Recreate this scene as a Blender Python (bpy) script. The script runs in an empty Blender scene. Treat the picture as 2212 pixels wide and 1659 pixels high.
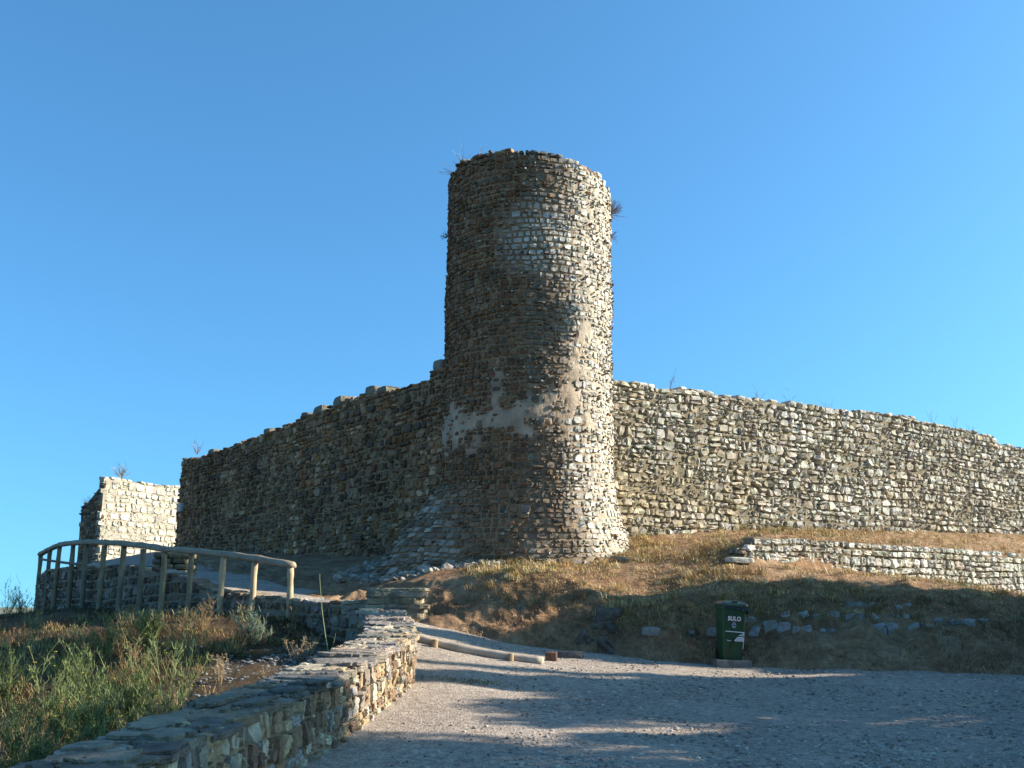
import bpy, bmesh, math, random
import numpy as np
from mathutils import Vector

# ------------------------------------------------------------------ camera, light, exposure
scene = bpy.context.scene
COL = scene.collection
EYE = 1.6
F = 2212.0                                   # focal length in photo pixels (photo seen at 2212 x 1659)
PITCH = math.atan((1310 - 829.5) / F)
SUN_AZ = math.radians(4.0)                   # measured from +X towards +Y
SUN_EL = math.radians(25.0)

cam = bpy.data.cameras.new("camera")
cam.sensor_width = 36.0
cam.lens = 36.0 * F / 2212.0
cam.clip_end = 20000
cam_ob = bpy.data.objects.new("camera", cam)
cam_ob.location = (0, 0, EYE)
cam_ob.rotation_euler = (math.radians(90) + PITCH, 0, 0)
COL.objects.link(cam_ob)
scene.camera = cam_ob

world = bpy.data.worlds.new("World")
scene.world = world
world.use_nodes = True
wn = world.node_tree
for n in list(wn.nodes):
    wn.nodes.remove(n)
w_out = wn.nodes.new("ShaderNodeOutputWorld")
w_bg = wn.nodes.new("ShaderNodeBackground")
sky = wn.nodes.new("ShaderNodeTexSky")
sky.sky_type = 'NISHITA'
sky.sun_disc = False
sky.sun_elevation = SUN_EL
sky.sun_rotation = math.radians(90) - SUN_AZ
sky.altitude = 100
sky.air_density = 1.0
sky.dust_density = 2.0
sky.ozone_density = 4.0
w_tc = wn.nodes.new("ShaderNodeTexCoord")
w_map = wn.nodes.new("ShaderNodeMapping")
w_map.inputs['Location'].default_value = (0, 0, 0.1)
w_nrm = wn.nodes.new("ShaderNodeVectorMath")
w_nrm.operation = 'NORMALIZE'
wn.links.new(w_tc.outputs['Generated'], w_map.inputs['Vector'])
wn.links.new(w_map.outputs[0], w_nrm.inputs[0])
wn.links.new(w_nrm.outputs[0], sky.inputs['Vector'])
w_mul = wn.nodes.new("ShaderNodeMix")
w_mul.data_type = 'RGBA'
w_mul.blend_type = 'MULTIPLY'
w_mul.inputs[0].default_value = 1.0
w_mul.inputs[7].default_value = (0.59, 1.08, 1.21, 1)
wn.links.new(sky.outputs[0], w_mul.inputs[6])
wn.links.new(w_mul.outputs[2], w_bg.inputs['Color'])
w_bg.inputs['Strength'].default_value = 0.10
wn.links.new(w_bg.outputs[0], w_out.inputs['Surface'])

S = Vector((math.cos(SUN_EL) * math.cos(SUN_AZ), math.cos(SUN_EL) * math.sin(SUN_AZ), math.sin(SUN_EL)))
sl = bpy.data.lights.new("sun", 'SUN')
sl.energy = 5.0
sl.angle = math.radians(0.5)
sl.color = (1.0, 0.90, 0.74)
sun_ob = bpy.data.objects.new("sun", sl)
sun_ob.rotation_euler = S.to_track_quat('Z', 'Y').to_euler()
sun_ob.location = S * 60
COL.objects.link(sun_ob)

scene.view_settings.view_transform = 'Standard'
scene.view_settings.look = 'None'
scene.view_settings.gamma = 1.0
scene.view_settings.exposure = 1.25

# ------------------------------------------------------------------ helpers
rng = np.random.default_rng(7)
R = random.Random(7)
CT, ST = math.cos(PITCH), math.sin(PITCH)


def P(u, v, d):
    """photo pixel (2212 wide) at forward distance d -> point of the place"""
    dv = 829.5 - v
    y = F * CT - dv * ST
    z = F * ST + dv * CT
    k = d / y
    return np.array([(u - 1106.0) * k, d, EYE + z * k])


def zat(v, d):
    return float(P(0, v, d)[2])


def hash3(ix, iy, iz, seed):
    h = (ix.astype(np.int64) * 374761393 + iy.astype(np.int64) * 668265263 + iz.astype(np.int64) * 2147483647 + seed * 974634777) & 0x7fffffff
    h = ((h ^ (h >> 13)) * 1274126177) & 0x7fffffff
    h = (h ^ (h >> 16)) & 0xffff
    return h / 65535.0


def vnoise(p, scale=1.0, seed=0):
    """smooth value noise in -1..1 for an (n,3) array"""
    q = np.asarray(p, float) * scale
    i = np.floor(q).astype(np.int64)
    f = q - i
    f = f * f * (3 - 2 * f)
    r = 0
    for dx in (0, 1):
        wx = f[:, 0] if dx else 1 - f[:, 0]
        for dy in (0, 1):
            wy = f[:, 1] if dy else 1 - f[:, 1]
            for dz in (0, 1):
                wz = f[:, 2] if dz else 1 - f[:, 2]
                r = r + wx * wy * wz * hash3(i[:, 0] + dx, i[:, 1] + dy, i[:, 2] + dz, seed)
    return r * 2 - 1


def fbm(p, scale=1.0, seed=0, octv=3):
    a, r = 1.0, 0
    for k in range(octv):
        r = r + a * vnoise(p, scale * 2 ** k, seed + k * 17)
        a *= 0.5
    return r


class MB:
    """collects faces for ONE mesh object"""
    def __init__(self):
        self.v, self.c, self.f, self.n = [], [], [], 0

    def add(self, v, faces, col=(0.5, 0.5, 0.5)):
        v = np.asarray(v, float).reshape(-1, 3)
        col = np.asarray(col, float)
        if col.ndim == 1:
            col = np.tile(col, (len(v), 1))
        self.v.append(v)
        self.c.append(col[:, :3])
        if isinstance(faces, np.ndarray):
            faces = [faces]
        for f in faces:
            self.f.append(np.asarray(f, np.int64) + self.n)
        self.n += len(v)

    def build(self, name, mat, parent=None, smooth=False):
        V = np.concatenate(self.v)
        C = np.concatenate(self.c)
        loops, tot = [], []
        for f in self.f:
            f = f.reshape(-1, f.shape[-1])
            loops.append(f.ravel())
            tot.append(np.full(len(f), f.shape[1]))
        loops = np.concatenate(loops)
        tot = np.concatenate(tot)
        start = np.concatenate([[0], np.cumsum(tot)[:-1]])
        me = bpy.data.meshes.new(name)
        me.vertices.add(len(V))
        off = np.zeros(3)
        if parent is not None and parent.parent is None:
            off = np.array(parent.location)
        elif parent is not None:
            off = np.array(parent.parent.location) + np.array(parent.location)
        me.vertices.foreach_set('co', (V - 0).ravel())
        me.loops.add(len(loops))
        me.loops.foreach_set('vertex_index', loops.astype(np.int32))
        me.polygons.add(len(start))
        me.polygons.foreach_set('loop_start', start.astype(np.int32))
        me.update(calc_edges=True)
        me.validate()
        ca = me.color_attributes.new('col', 'FLOAT_COLOR', 'POINT')
        ca.data.foreach_set('color', np.concatenate([C, np.ones((len(C), 1))], 1).ravel())
        me.polygons.foreach_set('use_smooth', np.full(len(me.polygons), bool(smooth)))
        me.materials.append(mat)
        o = bpy.data.objects.new(name, me)
        COL.objects.link(o)
        if parent is not None:
            o.parent = parent
            o.location = -off if not parent.get('local') else (0, 0, 0)
        return o


def tag(o, label=None, cat=None, group=None, kind=None):
    if label: o['label'] = label
    if cat: o['category'] = cat
    if group: o['group'] = group
    if kind: o['kind'] = kind
    return o


def thing(name, label, cat, loc=(0, 0, 0), group=None, local=False, rot=(0, 0, 0)):
    o = bpy.data.objects.new(name, None)
    o.empty_display_size = 0.3
    o.location = [float(c) for c in loc]
    o.rotation_euler = rot
    COL.objects.link(o)
    tag(o, label, cat, group)
    if local: o['local'] = 1
    return o


def dup(root, loc, rotz, scale, label, group=None):
    r = root.copy()
    COL.objects.link(r)
    r.location = [float(c) for c in loc]
    r.rotation_euler = (0, 0, rotz)
    r.scale = (scale, scale, scale)
    r['label'] = label
    if group: r['group'] = group
    for ch in list(root.children):
        c = ch.copy()
        COL.objects.link(c)
        c.parent = r
        for g in list(ch.children):
            d = g.copy()
            COL.objects.link(d)
            d.parent = c
    return r


def grid_faces(nr, nc, base=0, wrap=False):
    r = np.arange(nr - 1)[:, None]
    c = np.arange(nc if wrap else nc - 1)[None, :]
    c2 = (c + 1) % nc
    a = r * nc + c
    b = r * nc + c2
    return np.stack([a, b, b + nc, a + nc], -1).reshape(-1, 4) + base


def tube(pts, radii, sides=8, cap=True):
    pts = np.asarray(pts, float)
    n = len(pts)
    radii = np.broadcast_to(np.asarray(radii, float), (n,))
    tan = np.gradient(pts, axis=0)
    tan /= np.linalg.norm(tan, axis=1, keepdims=True) + 1e-9
    ref = np.array([0.0, 0, 1]) if abs(tan[0, 2]) < 0.9 else np.array([1.0, 0, 0])
    a = np.cross(tan, ref)
    a /= np.linalg.norm(a, axis=1, keepdims=True) + 1e-9
    b = np.cross(tan, a)
    th = np.linspace(0, 2 * math.pi, sides, endpoint=False)
    V = pts[:, None] + radii[:, None, None] * (np.cos(th)[None, :, None] * a[:, None] + np.sin(th)[None, :, None] * b[:, None])
    V = V.reshape(-1, 3)
    faces = [grid_faces(n, sides, 0, True)]
    if cap:
        faces.append(np.arange(sides)[::-1][None, :])
        faces.append((np.arange(sides) + (n - 1) * sides)[None, :])
    return V, faces


def ico(sub):
    bm = bmesh.new()
    bmesh.ops.create_icosphere(bm, subdivisions=sub, radius=1.0)
    bm.verts.ensure_lookup_table()
    v = np.array([x.co[:] for x in bm.verts])
    f = np.array([[x.index for x in fc.verts] for fc in bm.faces])
    bm.free()
    return v, f


ICO = {k: ico(k) for k in (1, 2, 3, 4)}


def rock(center, dims, rot=(0, 0, 0), seed=0, box=0.5, rough=0.12, sub=2):
    """closed irregular stone; dims = half sizes"""
    v, f = ICO[sub]
    p = np.sign(v) * np.abs(v) ** box
    m = np.max(np.abs(p), axis=1, keepdims=True)
    p = p / (0.35 * np.linalg.norm(p, axis=1, keepdims=True) + 0.65 * m)
    p = p * (1 + rough * fbm(v + seed * 3.17, 1.3, seed, 2)[:, None])
    p = p * np.array(dims)
    cx, sx = math.cos(rot[0]), math.sin(rot[0])
    cy, sy = math.cos(rot[1]), math.sin(rot[1])
    cz, sz = math.cos(rot[2]), math.sin(rot[2])
    Rx = np.array([[1, 0, 0], [0, cx, -sx], [0, sx, cx]])
    Ry = np.array([[cy, 0, sy], [0, 1, 0], [-sy, 0, cy]])
    Rz = np.array([[cz, -sz, 0], [sz, cz, 0], [0, 0, 1]])
    p = p @ (Rz @ Ry @ Rx).T
    return p + np.asarray(center), f


def slab(center, dims, rot=(0, 0, 0), seed=0, ragged=0.12, power=5.0, n=34):
    """flat split stone with a ragged broken outline; dims = half sizes"""
    r = np.random.default_rng(seed)
    th = np.linspace(0, 2 * math.pi, n, endpoint=False) + r.uniform(-.06, .06, n)
    c, s_ = np.cos(th), np.sin(th)
    rad = 1.0 / (np.abs(c) ** power + np.abs(s_) ** power) ** (1 / power)
    rad = rad * (1 + ragged * r.normal(0, 0.5, n) + ragged * np.sin(th * r.integers(2, 5) + r.uniform(0, 6)) * 0.6)
    rings = []
    for (k, z) in ((0.93, -1.0), (1.0, -0.55), (0.985, 0.1), (1.005, 0.55), (0.975, 0.95), (0.8, 1.0), (0.45, 1.03)):
        q = np.stack([c * rad * k, s_ * rad * k, np.full(n, z)], 1)
        q[:, :2] *= 1 + r.normal(0, 0.010, (n, 1))
        q[:, 2] += r.normal(0, 0.10, n) * (abs(z) < 0.96) + 0.05 * r.normal(size=n)
        rings.append(q)
    p = np.concatenate(rings + [np.array([[0, 0, 1.0]])])
    m = len(rings)
    i = np.arange(n)
    faces = [grid_faces(m, n, 0, True), i[::-1][None], np.stack([(m - 1) * n + i, (m - 1) * n + (i + 1) % n, np.full(n, m * n)], 1)]
    p = p * np.array(dims)
    cx, sx = math.cos(rot[0]), math.sin(rot[0])
    cy, sy = math.cos(rot[1]), math.sin(rot[1])
    cz, sz = math.cos(rot[2]), math.sin(rot[2])
    Rx = np.array([[1, 0, 0], [0, cx, -sx], [0, sx, cx]])
    Ry = np.array([[cy, 0, sy], [0, 1, 0], [-sy, 0, cy]])
    Rz = np.array([[cz, -sz, 0], [sz, cz, 0], [0, 0, 1]])
    return p @ (Rz @ Ry @ Rx).T + np.asarray(center), faces


def rbf_fit(pts):
    pts = np.asarray(pts, float)
    n = len(pts)
    d = np.linalg.norm(pts[:, None, :2] - pts[None, :, :2], axis=2)
    K = np.where(d > 0, d * d * np.log(d + 1e-9), 0) + np.eye(n) * 0.02
    A = np.zeros((n + 3, n + 3))
    A[:n, :n] = K
    A[:n, n] = 1
    A[:n, n + 1:] = pts[:, :2]
    A[n, :n] = 1
    A[n + 1:, :n] = pts[:, :2].T
    w = np.linalg.solve(A, np.concatenate([pts[:, 2], np.zeros(3)]))

    def ev(x, y):
        x = np.asarray(x, float)
        y = np.asarray(y, float)
        sh = x.shape
        x = x.ravel()
        y = y.ravel()
        d = np.hypot(x[:, None] - pts[None, :, 0], y[:, None] - pts[None, :, 1])
        k = np.where(d > 0, d * d * np.log(d + 1e-9), 0)
        return (k @ w[:n] + w[n] + w[n + 1] * x + w[n + 2] * y).reshape(sh)
    return ev


# ------------------------------------------------------------------ materials
def new_mat(name):
    m = bpy.data.materials.new(name)
    m.use_nodes = True
    nt = m.node_tree
    b = nt.nodes['Principled BSDF']
    return m, nt, b


def N(nt, typ, **kw):
    n = nt.nodes.new(typ)
    for k, v in kw.items():
        setattr(n, k, v)
    return n


def noise_node(nt, scale, detail=4, rough=0.6, vec=None):
    n = N(nt, "ShaderNodeTexNoise")
    n.inputs['Scale'].default_value = scale
    n.inputs['Detail'].default_value = detail
    n.inputs['Roughness'].default_value = rough
    if vec is not None:
        nt.links.new(vec, n.inputs['Vector'])
    return n


def ramp(nt, src, stops):
    r = N(nt, "ShaderNodeValToRGB")
    el = r.color_ramp.elements
    while len(el) < len(stops):
        el.new(0.5)
    for e, (p, c) in zip(el, stops):
        e.position = p
        e.color = (c[0], c[1], c[2], 1) if not np.isscalar(c) else (c, c, c, 1)
    nt.links.new(src, r.inputs['Fac'])
    return r.outputs['Color']


def mix(nt, a, b, fac, mode='MIX'):
    m = N(nt, "ShaderNodeMix", data_type='RGBA', blend_type=mode)
    for s, x in ((6, a), (7, b)):
        if isinstance(x, tuple): m.inputs[s].default_value = (*x, 1)
        else: nt.links.new(x, m.inputs[s])
    if isinstance(fac, float): m.inputs[0].default_value = fac
    else: nt.links.new(fac, m.inputs[0])
    return m.outputs[2]


def bump(nt, b, height, strength, dist, prev=None):
    n = N(nt, "ShaderNodeBump")
    n.inputs['Strength'].default_value = strength
    n.inputs['Distance'].default_value = dist
    nt.links.new(height, n.inputs['Height'])
    if prev is not None: nt.links.new(prev, n.inputs['Normal'])
    nt.links.new(n.outputs[0], b.inputs['Normal'])
    return n.outputs[0]


def attr_mat(name, rough=0.9, n_scale=7.0, lo=0.6, hi=1.3, bscale=22.0, bstr=0.6, bdist=0.02, lichen=None, big=None, spec=0.2):
    m, nt, b = new_mat(name)
    tc = N(nt, "ShaderNodeTexCoord").outputs['Object']
    a = N(nt, "ShaderNodeAttribute", attribute_name='col').outputs['Color']
    n1 = noise_node(nt, n_scale, 6, 0.65, tc)
    c = mix(nt, a, ramp(nt, n1.outputs['Fac'], [(0.28, lo), (0.72, hi)]), 1.0, 'MULTIPLY')
    if big:
        n3 = noise_node(nt, big[0], 3, 0.6, tc)
        c = mix(nt, c, ramp(nt, n3.outputs['Fac'], [(0.3, big[1]), (0.7, big[2])]), 1.0, 'MULTIPLY')
    if lichen:
        n2 = noise_node(nt, lichen[1], 5, 0.7, tc)
        c = mix(nt, c, lichen[0], ramp(nt, n2.outputs['Fac'], [(lichen[2], 0.0), (lichen[2] + 0.12, lichen[3])]))
    nt.links.new(c, b.inputs['Base Color'])
    b.inputs['Roughness'].default_value = rough
    b.inputs['Specular IOR Level'].default_value = spec
    n4 = noise_node(nt, bscale, 6, 0.7, tc)
    bump(nt, b, n4.outputs['Fac'], bstr, bdist)
    return m


M_STONE = attr_mat("rubble stone", lichen=((0.30, 0.26, 0.16), 3.0, 0.60, 0.5), n_scale=9, bstr=0.8, bdist=0.03)
M_DARK = attr_mat("shade-darkened schist", lichen=((0.22, 0.11, 0.04), 2.2, 0.56, 0.55), n_scale=7, bstr=0.8, bdist=0.03, big=(0.5, 0.7, 1.2))  # for wall faces in shade; part of that shade is in the dark colour
M_MORTAR = attr_mat("lime mortar", n_scale=4, lo=0.7, hi=1.25, bscale=9, bstr=0.6, bdist=0.04)
M_SLAB = attr_mat("slate flagstone", n_scale=5, lo=0.45, hi=1.4, bscale=14, bstr=1.0, bdist=0.05, lichen=((0.34, 0.30, 0.22), 6.0, 0.55, 0.6))
M_VEG = attr_mat("leaf", rough=0.75, n_scale=3, lo=0.7, hi=1.25, bscale=5, bstr=0.0)
M_WOOD = attr_mat("weathered timber", rough=0.85, n_scale=5, lo=0.6, hi=1.2, bscale=30, bstr=0.4, bdist=0.01)
M_PEBBLE = attr_mat("gravel stone", n_scale=20, lo=0.8, hi=1.2, bscale=40, bstr=0.3, bdist=0.01)


def ground_mat(name, cols, scale, peb=None, bstr=1.0, bdist=0.06, fine=12.0):
    m, nt, b = new_mat(name)
    tc = N(nt, "ShaderNodeTexCoord").outputs['Object']
    n1 = noise_node(nt, scale, 6, 0.62, tc)
    c = ramp(nt, n1.outputs['Fac'], [(0.3 + 0.4 * i / (len(cols) - 1), k) for i, k in enumerate(cols)])
    n2 = noise_node(nt, fine, 6, 0.75, tc)
    c = mix(nt, c, ramp(nt, n2.outputs['Fac'], [(0.3, 0.55), (0.7, 1.4)]), 1.0, 'MULTIPLY')
    nrm = bump(nt, b, n2.outputs['Fac'], bstr, bdist)
    if peb:
        v = N(nt, "ShaderNodeTexVoronoi")
        v.inputs['Scale'].default_value = peb[0]
        nt.links.new(tc, v.inputs['Vector'])
        h = ramp(nt, v.outputs['Distance'], [(0.0, 1.0), (0.6, 0.0)])
        cc = ramp(nt, v.outputs['Color'], [(0.0, peb[1]), (1.0, peb[2])])
        c = mix(nt, c, cc, 1.0, 'MULTIPLY')
        bump(nt, b, h, peb[3], peb[4], nrm)
    nt.links.new(c, b.inputs['Base Color'])
    b.inputs['Roughness'].default_value = 0.95
    b.inputs['Specular IOR Level'].default_value = 0.15
    return m


M_ROAD = ground_mat("gravel road", [(0.29, 0.235, 0.195), (0.345, 0.285, 0.235), (0.40, 0.335, 0.275)], 0.7, peb=(34.0, 0.7, 1.25, 0.6, 0.016), fine=10.0, bdist=0.03)
M_BANK = ground_mat("dry earth bank", [(0.20, 0.112, 0.06), (0.31, 0.188, 0.105), (0.42, 0.28, 0.165)], 1.2, fine=6.0, bdist=0.12)
M_HILL = ground_mat("weedy hillside earth", [(0.05, 0.034, 0.018), (0.10, 0.064, 0.034), (0.15, 0.10, 0.055)], 0.9, fine=7.0, bdist=0.12)
M_PLAIN = ground_mat("far plain", [(0.12, 0.13, 0.09), (0.17, 0.17, 0.12), (0.22, 0.2, 0.15)], 0.004, fine=0.05, bstr=0.0)


def plain_mat(name, col, rough=0.5, spec=0.5, var=0.15, nscale=8, bstr=0.0):
    m, nt, b = new_mat(name)
    tc = N(nt, "ShaderNodeTexCoord").outputs['Object']
    n1 = noise_node(nt, nscale, 5, 0.6, tc)
    c = mix(nt, col, ramp(nt, n1.outputs['Fac'], [(0.3, 1 - var), (0.7, 1 + var)]), 1.0, 'MULTIPLY')
    nt.links.new(c, b.inputs['Base Color'])
    b.inputs['Roughness'].default_value = rough
    b.inputs['Specular IOR Level'].default_value = spec
    if bstr: bump(nt, b, n1.outputs['Fac'], bstr, 0.02)
    return m


M_BIN = plain_mat("green bin plastic", (0.016, 0.052, 0.018), 0.5, 0.4)
M_LID = plain_mat("dark green lid plastic", (0.02, 0.05, 0.035), 0.4, 0.5)
M_BLACK = plain_mat("black plastic", (0.012, 0.012, 0.014), 0.3, 0.5)
M_WHITE = plain_mat("white sticker", (0.75, 0.75, 0.74), 0.5, 0.4, 0.1)
M_RED = plain_mat("red sticker", (0.45, 0.05, 0.05), 0.5, 0.4)
M_GREYPRINT = plain_mat("grey print", (0.30, 0.32, 0.36), 0.5, 0.4)
M_CONC = plain_mat("concrete", (0.17, 0.155, 0.135), 0.95, 0.2, 0.35, 7, 0.6)


# ------------------------------------------------------------------ masonry
class LineSurf:
    """vertical wall face along a plan polyline; s = run, t = height (absolute z)"""
    def __init__(self, pts, side=1, batter=0.0, t0=0.0):
        pts = np.asarray(pts, float)[:, :2]
        seg = np.linalg.norm(np.diff(pts, axis=0), axis=1)
        s = np.concatenate([[0], np.cumsum(seg)])
        self.L = s[-1]
        n = max(int(self.L / 0.1), 8)
        ss = np.linspace(0, self.L, n)
        q = np.stack([np.interp(ss, s, pts[:, k]) for k in (0, 1)], 1)
        if len(pts) > 2:
            for _ in range(12):
                q[1:-1] = 0.25 * q[:-2] + 0.5 * q[1:-1] + 0.25 * q[2:]
        self.ss, self.q, self.side, self.batter, self.t0 = ss, q, side, batter, t0
        d = np.gradient(q, axis=0)
        d /= np.linalg.norm(d, axis=1, keepdims=True)
        self.nq = np.stack([d[:, 1], -d[:, 0]], 1) * side

    def eval(self, s, t):
        x = np.interp(s, self.ss, self.q[:, 0])
        y = np.interp(s, self.ss, self.q[:, 1])
        ov = np.where(s < 0, s, np.where(s > self.L, s - self.L, 0))
        d0 = self.q[1] - self.q[0]
        d1 = self.q[-1] - self.q[-2]
        d0 = d0 / np.linalg.norm(d0)
        d1 = d1 / np.linalg.norm(d1)
        x = x + np.where(ov < 0, ov * d0[0], ov * d1[0])
        y = y + np.where(ov < 0, ov * d0[1], ov * d1[1])
        nx = np.interp(s, self.ss, self.nq[:, 0])
        ny = np.interp(s, self.ss, self.nq[:, 1])
        k = -self.batter * (t - self.t0)
        pos = np.stack([x + nx * k, y + ny * k, t + 0 * x], -1)
        nrm = np.stack([nx, ny, 0 * nx], -1)
        return pos, nrm


def layout(smin, smax, tmin, tmax, h=(0.12, 0.26), w=(0.16, 0.45), split=0.3, seed=1, warp=0.06, tall=0.0):
    r = random.Random(seed)
    out = []
    t = tmin
    while t < tmax:
        hh = r.uniform(*h)
        s = smin - r.random() * w[1]
        while s < smax:
            ww = r.uniform(w[0], w[1]) * (0.7 + 0.3 * hh / h[1])
            if r.random() < tall: ww *= 0.5
            if hh > (h[0] + h[1]) * 0.5 and r.random() < split:
                k = r.uniform(0.35, 0.65)
                out.append((s + ww / 2, t + hh * k / 2, ww / 2, hh * k / 2))
                if r.random() < 0.5:
                    out.append((s + ww / 2, t + hh * (k + 1) / 2, ww / 2, hh * (1 - k) / 2))
                else:
                    j = r.uniform(0.35, 0.65)
                    out.append((s + ww * j / 2, t + hh * (k + 1) / 2, ww * j / 2, hh * (1 - k) / 2))
                    out.append((s + ww * (1 + j) / 2, t + hh * (k + 1) / 2, ww * (1 - j) / 2, hh * (1 - k) / 2))
            else:
                out.append((s + ww / 2, t + hh / 2, ww / 2, hh / 2))
            s += ww
        t += hh
    a = np.array(out)
    p = np.stack([a[:, 0], a[:, 1], 0 * a[:, 0]], 1)
    a[:, 1] += warp * vnoise(p, 0.6, seed) + warp * 0.5 * vnoise(p, 1.7, seed + 3)
    a[:, 0] += warp * 0.8 * vnoise(p, 0.9, seed + 5)
    return a


PAL_PALE = [(0.40, 0.37, 0.31), (0.34, 0.31, 0.25), (0.46, 0.43, 0.37), (0.30, 0.26, 0.20), (0.38, 0.32, 0.22)]
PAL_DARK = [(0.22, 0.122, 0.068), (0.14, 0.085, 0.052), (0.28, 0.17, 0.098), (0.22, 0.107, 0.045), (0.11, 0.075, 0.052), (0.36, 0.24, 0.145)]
PAL_WARM = [(0.36, 0.26, 0.15), (0.28, 0.19, 0.12), (0.42, 0.33, 0.21), (0.27, 0.225, 0.175), (0.46, 0.40, 0.30), (0.22, 0.145, 0.10), (0.33, 0.31, 0.275)]


def pick(pal, n, seed, wts=None):
    r = np.random.default_rng(seed)
    c = np.array(pal)[r.choice(len(pal), n, p=wts)]
    return c * r.uniform(0.82, 1.2, (n, 1)) * (1 + r.uniform(-0.04, 0.04, (n, 3)))


def stones(mb, surf, a, p, col, seed=0, n=5, gap=0.012, deep=0.05, rough=0.018, round_=0.5, rot=0.07, tilt_=0.12):
    """face stones: a = rows (s, t, half w, half h), p = how far each stands out"""
    r = np.random.default_rng(seed)
    m = len(a)
    if n == 5:
        g = np.array([-1, -0.8, 0.0, 0.8, 1])
    else:
        g = np.concatenate([[-1], np.linspace(-0.86, 0.86, n - 2), [1]])
    A, B = np.meshgrid(g, g, indexing='xy')
    A, B = A.ravel()[None, :], B.ravel()[None, :]
    k = r.uniform(0.15, round_, (m, 1))
    X = A * np.sqrt(1 - k * B * B)
    Y = B * np.sqrt(1 - k * A * A)
    cj = r.uniform(-0.16, 0.16, (m, 8))
    X = X * (1 + cj[:, 0:1] * B + cj[:, 1:2] * 0.5) + cj[:, 2:3] * 0.35 * B
    Y = Y * (1 + cj[:, 3:4] * A + cj[:, 4:5] * 0.5) + cj[:, 5:6] * 0.5 * A
    w = np.maximum(a[:, 2:3] - gap, 0.015)
    h = np.maximum(a[:, 3:4] - gap, 0.015)
    ds, dt = X * w, Y * h
    th = r.normal(0, rot, (m, 1))
    s = a[:, 0:1] + ds * np.cos(th) - dt * np.sin(th)
    t = a[:, 1:2] + ds * np.sin(th) + dt * np.cos(th)
    rad = np.maximum(np.abs(A), np.abs(B)) + 0 * X
    pp = p[:, None]
    tilt = r.normal(0, tilt_, (m, 2))
    d = pp * (1 - 0.14 * rad ** 2) + (tilt[:, 0:1] * A * np.minimum(w, 0.12) + tilt[:, 1:2] * B * np.minimum(h, 0.12)) + r.normal(0, rough, X.shape)
    d = np.where(rad > 0.95, -deep, d)
    pos, nrm = surf.eval(s.ravel(), t.ravel())
    V = pos + nrm * d.ravel()[:, None]
    gf = grid_faces(n, n)
    Fc = (gf[None] + (np.arange(m) * n * n)[:, None, None]).reshape(-1, 4)
    if getattr(surf, 'side', 1) < 0: Fc = Fc[:, ::-1]
    C = np.repeat(col, n * n, axis=0)
    mb.add(V, Fc, C)


def wall_core(mb, surf, s0, s1, bot, top, thick, col, ds=0.12, rows=14, drop=0.06, seed=0, amp=0.02):
    """closed mortar body behind the face stones"""
    ns = max(int((s1 - s0) / ds), 2)
    s = np.linspace(s0, s1, ns)
    tb, tt = bot(s), top(s) - drop
    k = np.linspace(0, 1, rows)[:, None]
    T = tb[None] * (1 - k) + tt[None] * k
    SS = np.broadcast_to(s[None], T.shape)
    pos, nrm = surf.eval(SS.ravel(), T.ravel())
    front = pos + nrm * (amp * fbm(pos, 4, seed, 2))[:, None]
    back, _ = surf.eval(SS.ravel(), T.ravel())
    k2 = surf.batter * (T.ravel() - surf.t0) if hasattr(surf, 'batter') else 0
    back = back - nrm * (thick - 2 * k2)[:, None]
    n = rows * ns
    fr = grid_faces(rows, ns)
    bk = grid_faces(rows, ns)[:, ::-1] + n
    i = np.arange(ns - 1)
    a = (rows - 1) * ns + i
    tp = np.stack([a, a + 1, a + 1 + n, a + n], 1)
    j = np.arange(rows - 1) * ns
    e0 = np.stack([j, j + ns, j + ns + n, j + n], 1)
    e1 = np.stack([j, j + n, j + ns + n, j + ns], 1) + (ns - 1)
    mb.add(np.concatenate([front, back]), [fr, bk, tp, e0, e1], col)


def prof(pts):
    """piecewise-linear profile over s"""
    p = np.asarray(pts, float)
    return lambda s: np.interp(s, p[:, 0], p[:, 1])


def inside(a, bot, top, slack=0.0):
    return (a[:, 1] > bot(a[:, 0]) - 0.1) & (a[:, 1] + a[:, 3] * 0.3 < top(a[:, 0]) + slack)


# ------------------------------------------------------------------ terrain
def at_u(pts_uvd):
    return np.array([P(*q) for q in pts_uvd])


LEDGE = at_u([(797, 1298, 16.4), (694, 1303, 17.4), (615, 1293, 18.1), (549, 1286, 18.7), (486, 1280, 19.2), (463, 1278, 19.4),
              (420, 1261, 19.8), (404, 1249, 20.0), (333, 1230, 20.9), (270, 1223, 21.8), (193, 1225, 23.3), (161, 1225, 24.4),
              (127, 1230, 26.0), (103, 1234, 27.3), (83, 1248, 28.8)])

road_pts = [(0, 0, 0), (-2.6, 0, 0), (8, 0, -.15), (30, 0, -.5), (0, -8, -.2), (30, -8, -.6), (0, 9, .29), (4.5, 9.5, .2),
            (-1.65, 8.9, .3), (-1.6, 10, .36), (-1.3, 13.6, .62), (20, 15, .2), (30, 14, 0), (-2.1, 16.0, 1.0), (-3.14, 17.6, 1.56),
            (-3.8, 18.2, 1.66), (-4.5, 18.9, 1.78), (-5.4, 19.5, 1.86), (-7.6, 22, 2.05), (-12, 27.5, 2.4), (-12, 40, 3.6), (-9, 36, 3.2)]
road_pts += [tuple(P(*q)) for q in [(920, 1350, 19), (1060, 1378, 18.5), (1200, 1404, 18.1), (1400, 1425, 17.6), (1560, 1439, 17.5), (1750, 1446, 17.1), (2212, 1458, 16.4),
                                    (700, 1300, 20.8), (620, 1268, 23), (530, 1243, 26.5), (430, 1232, 29)]]
road_z = rbf_fit(road_pts)


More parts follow.
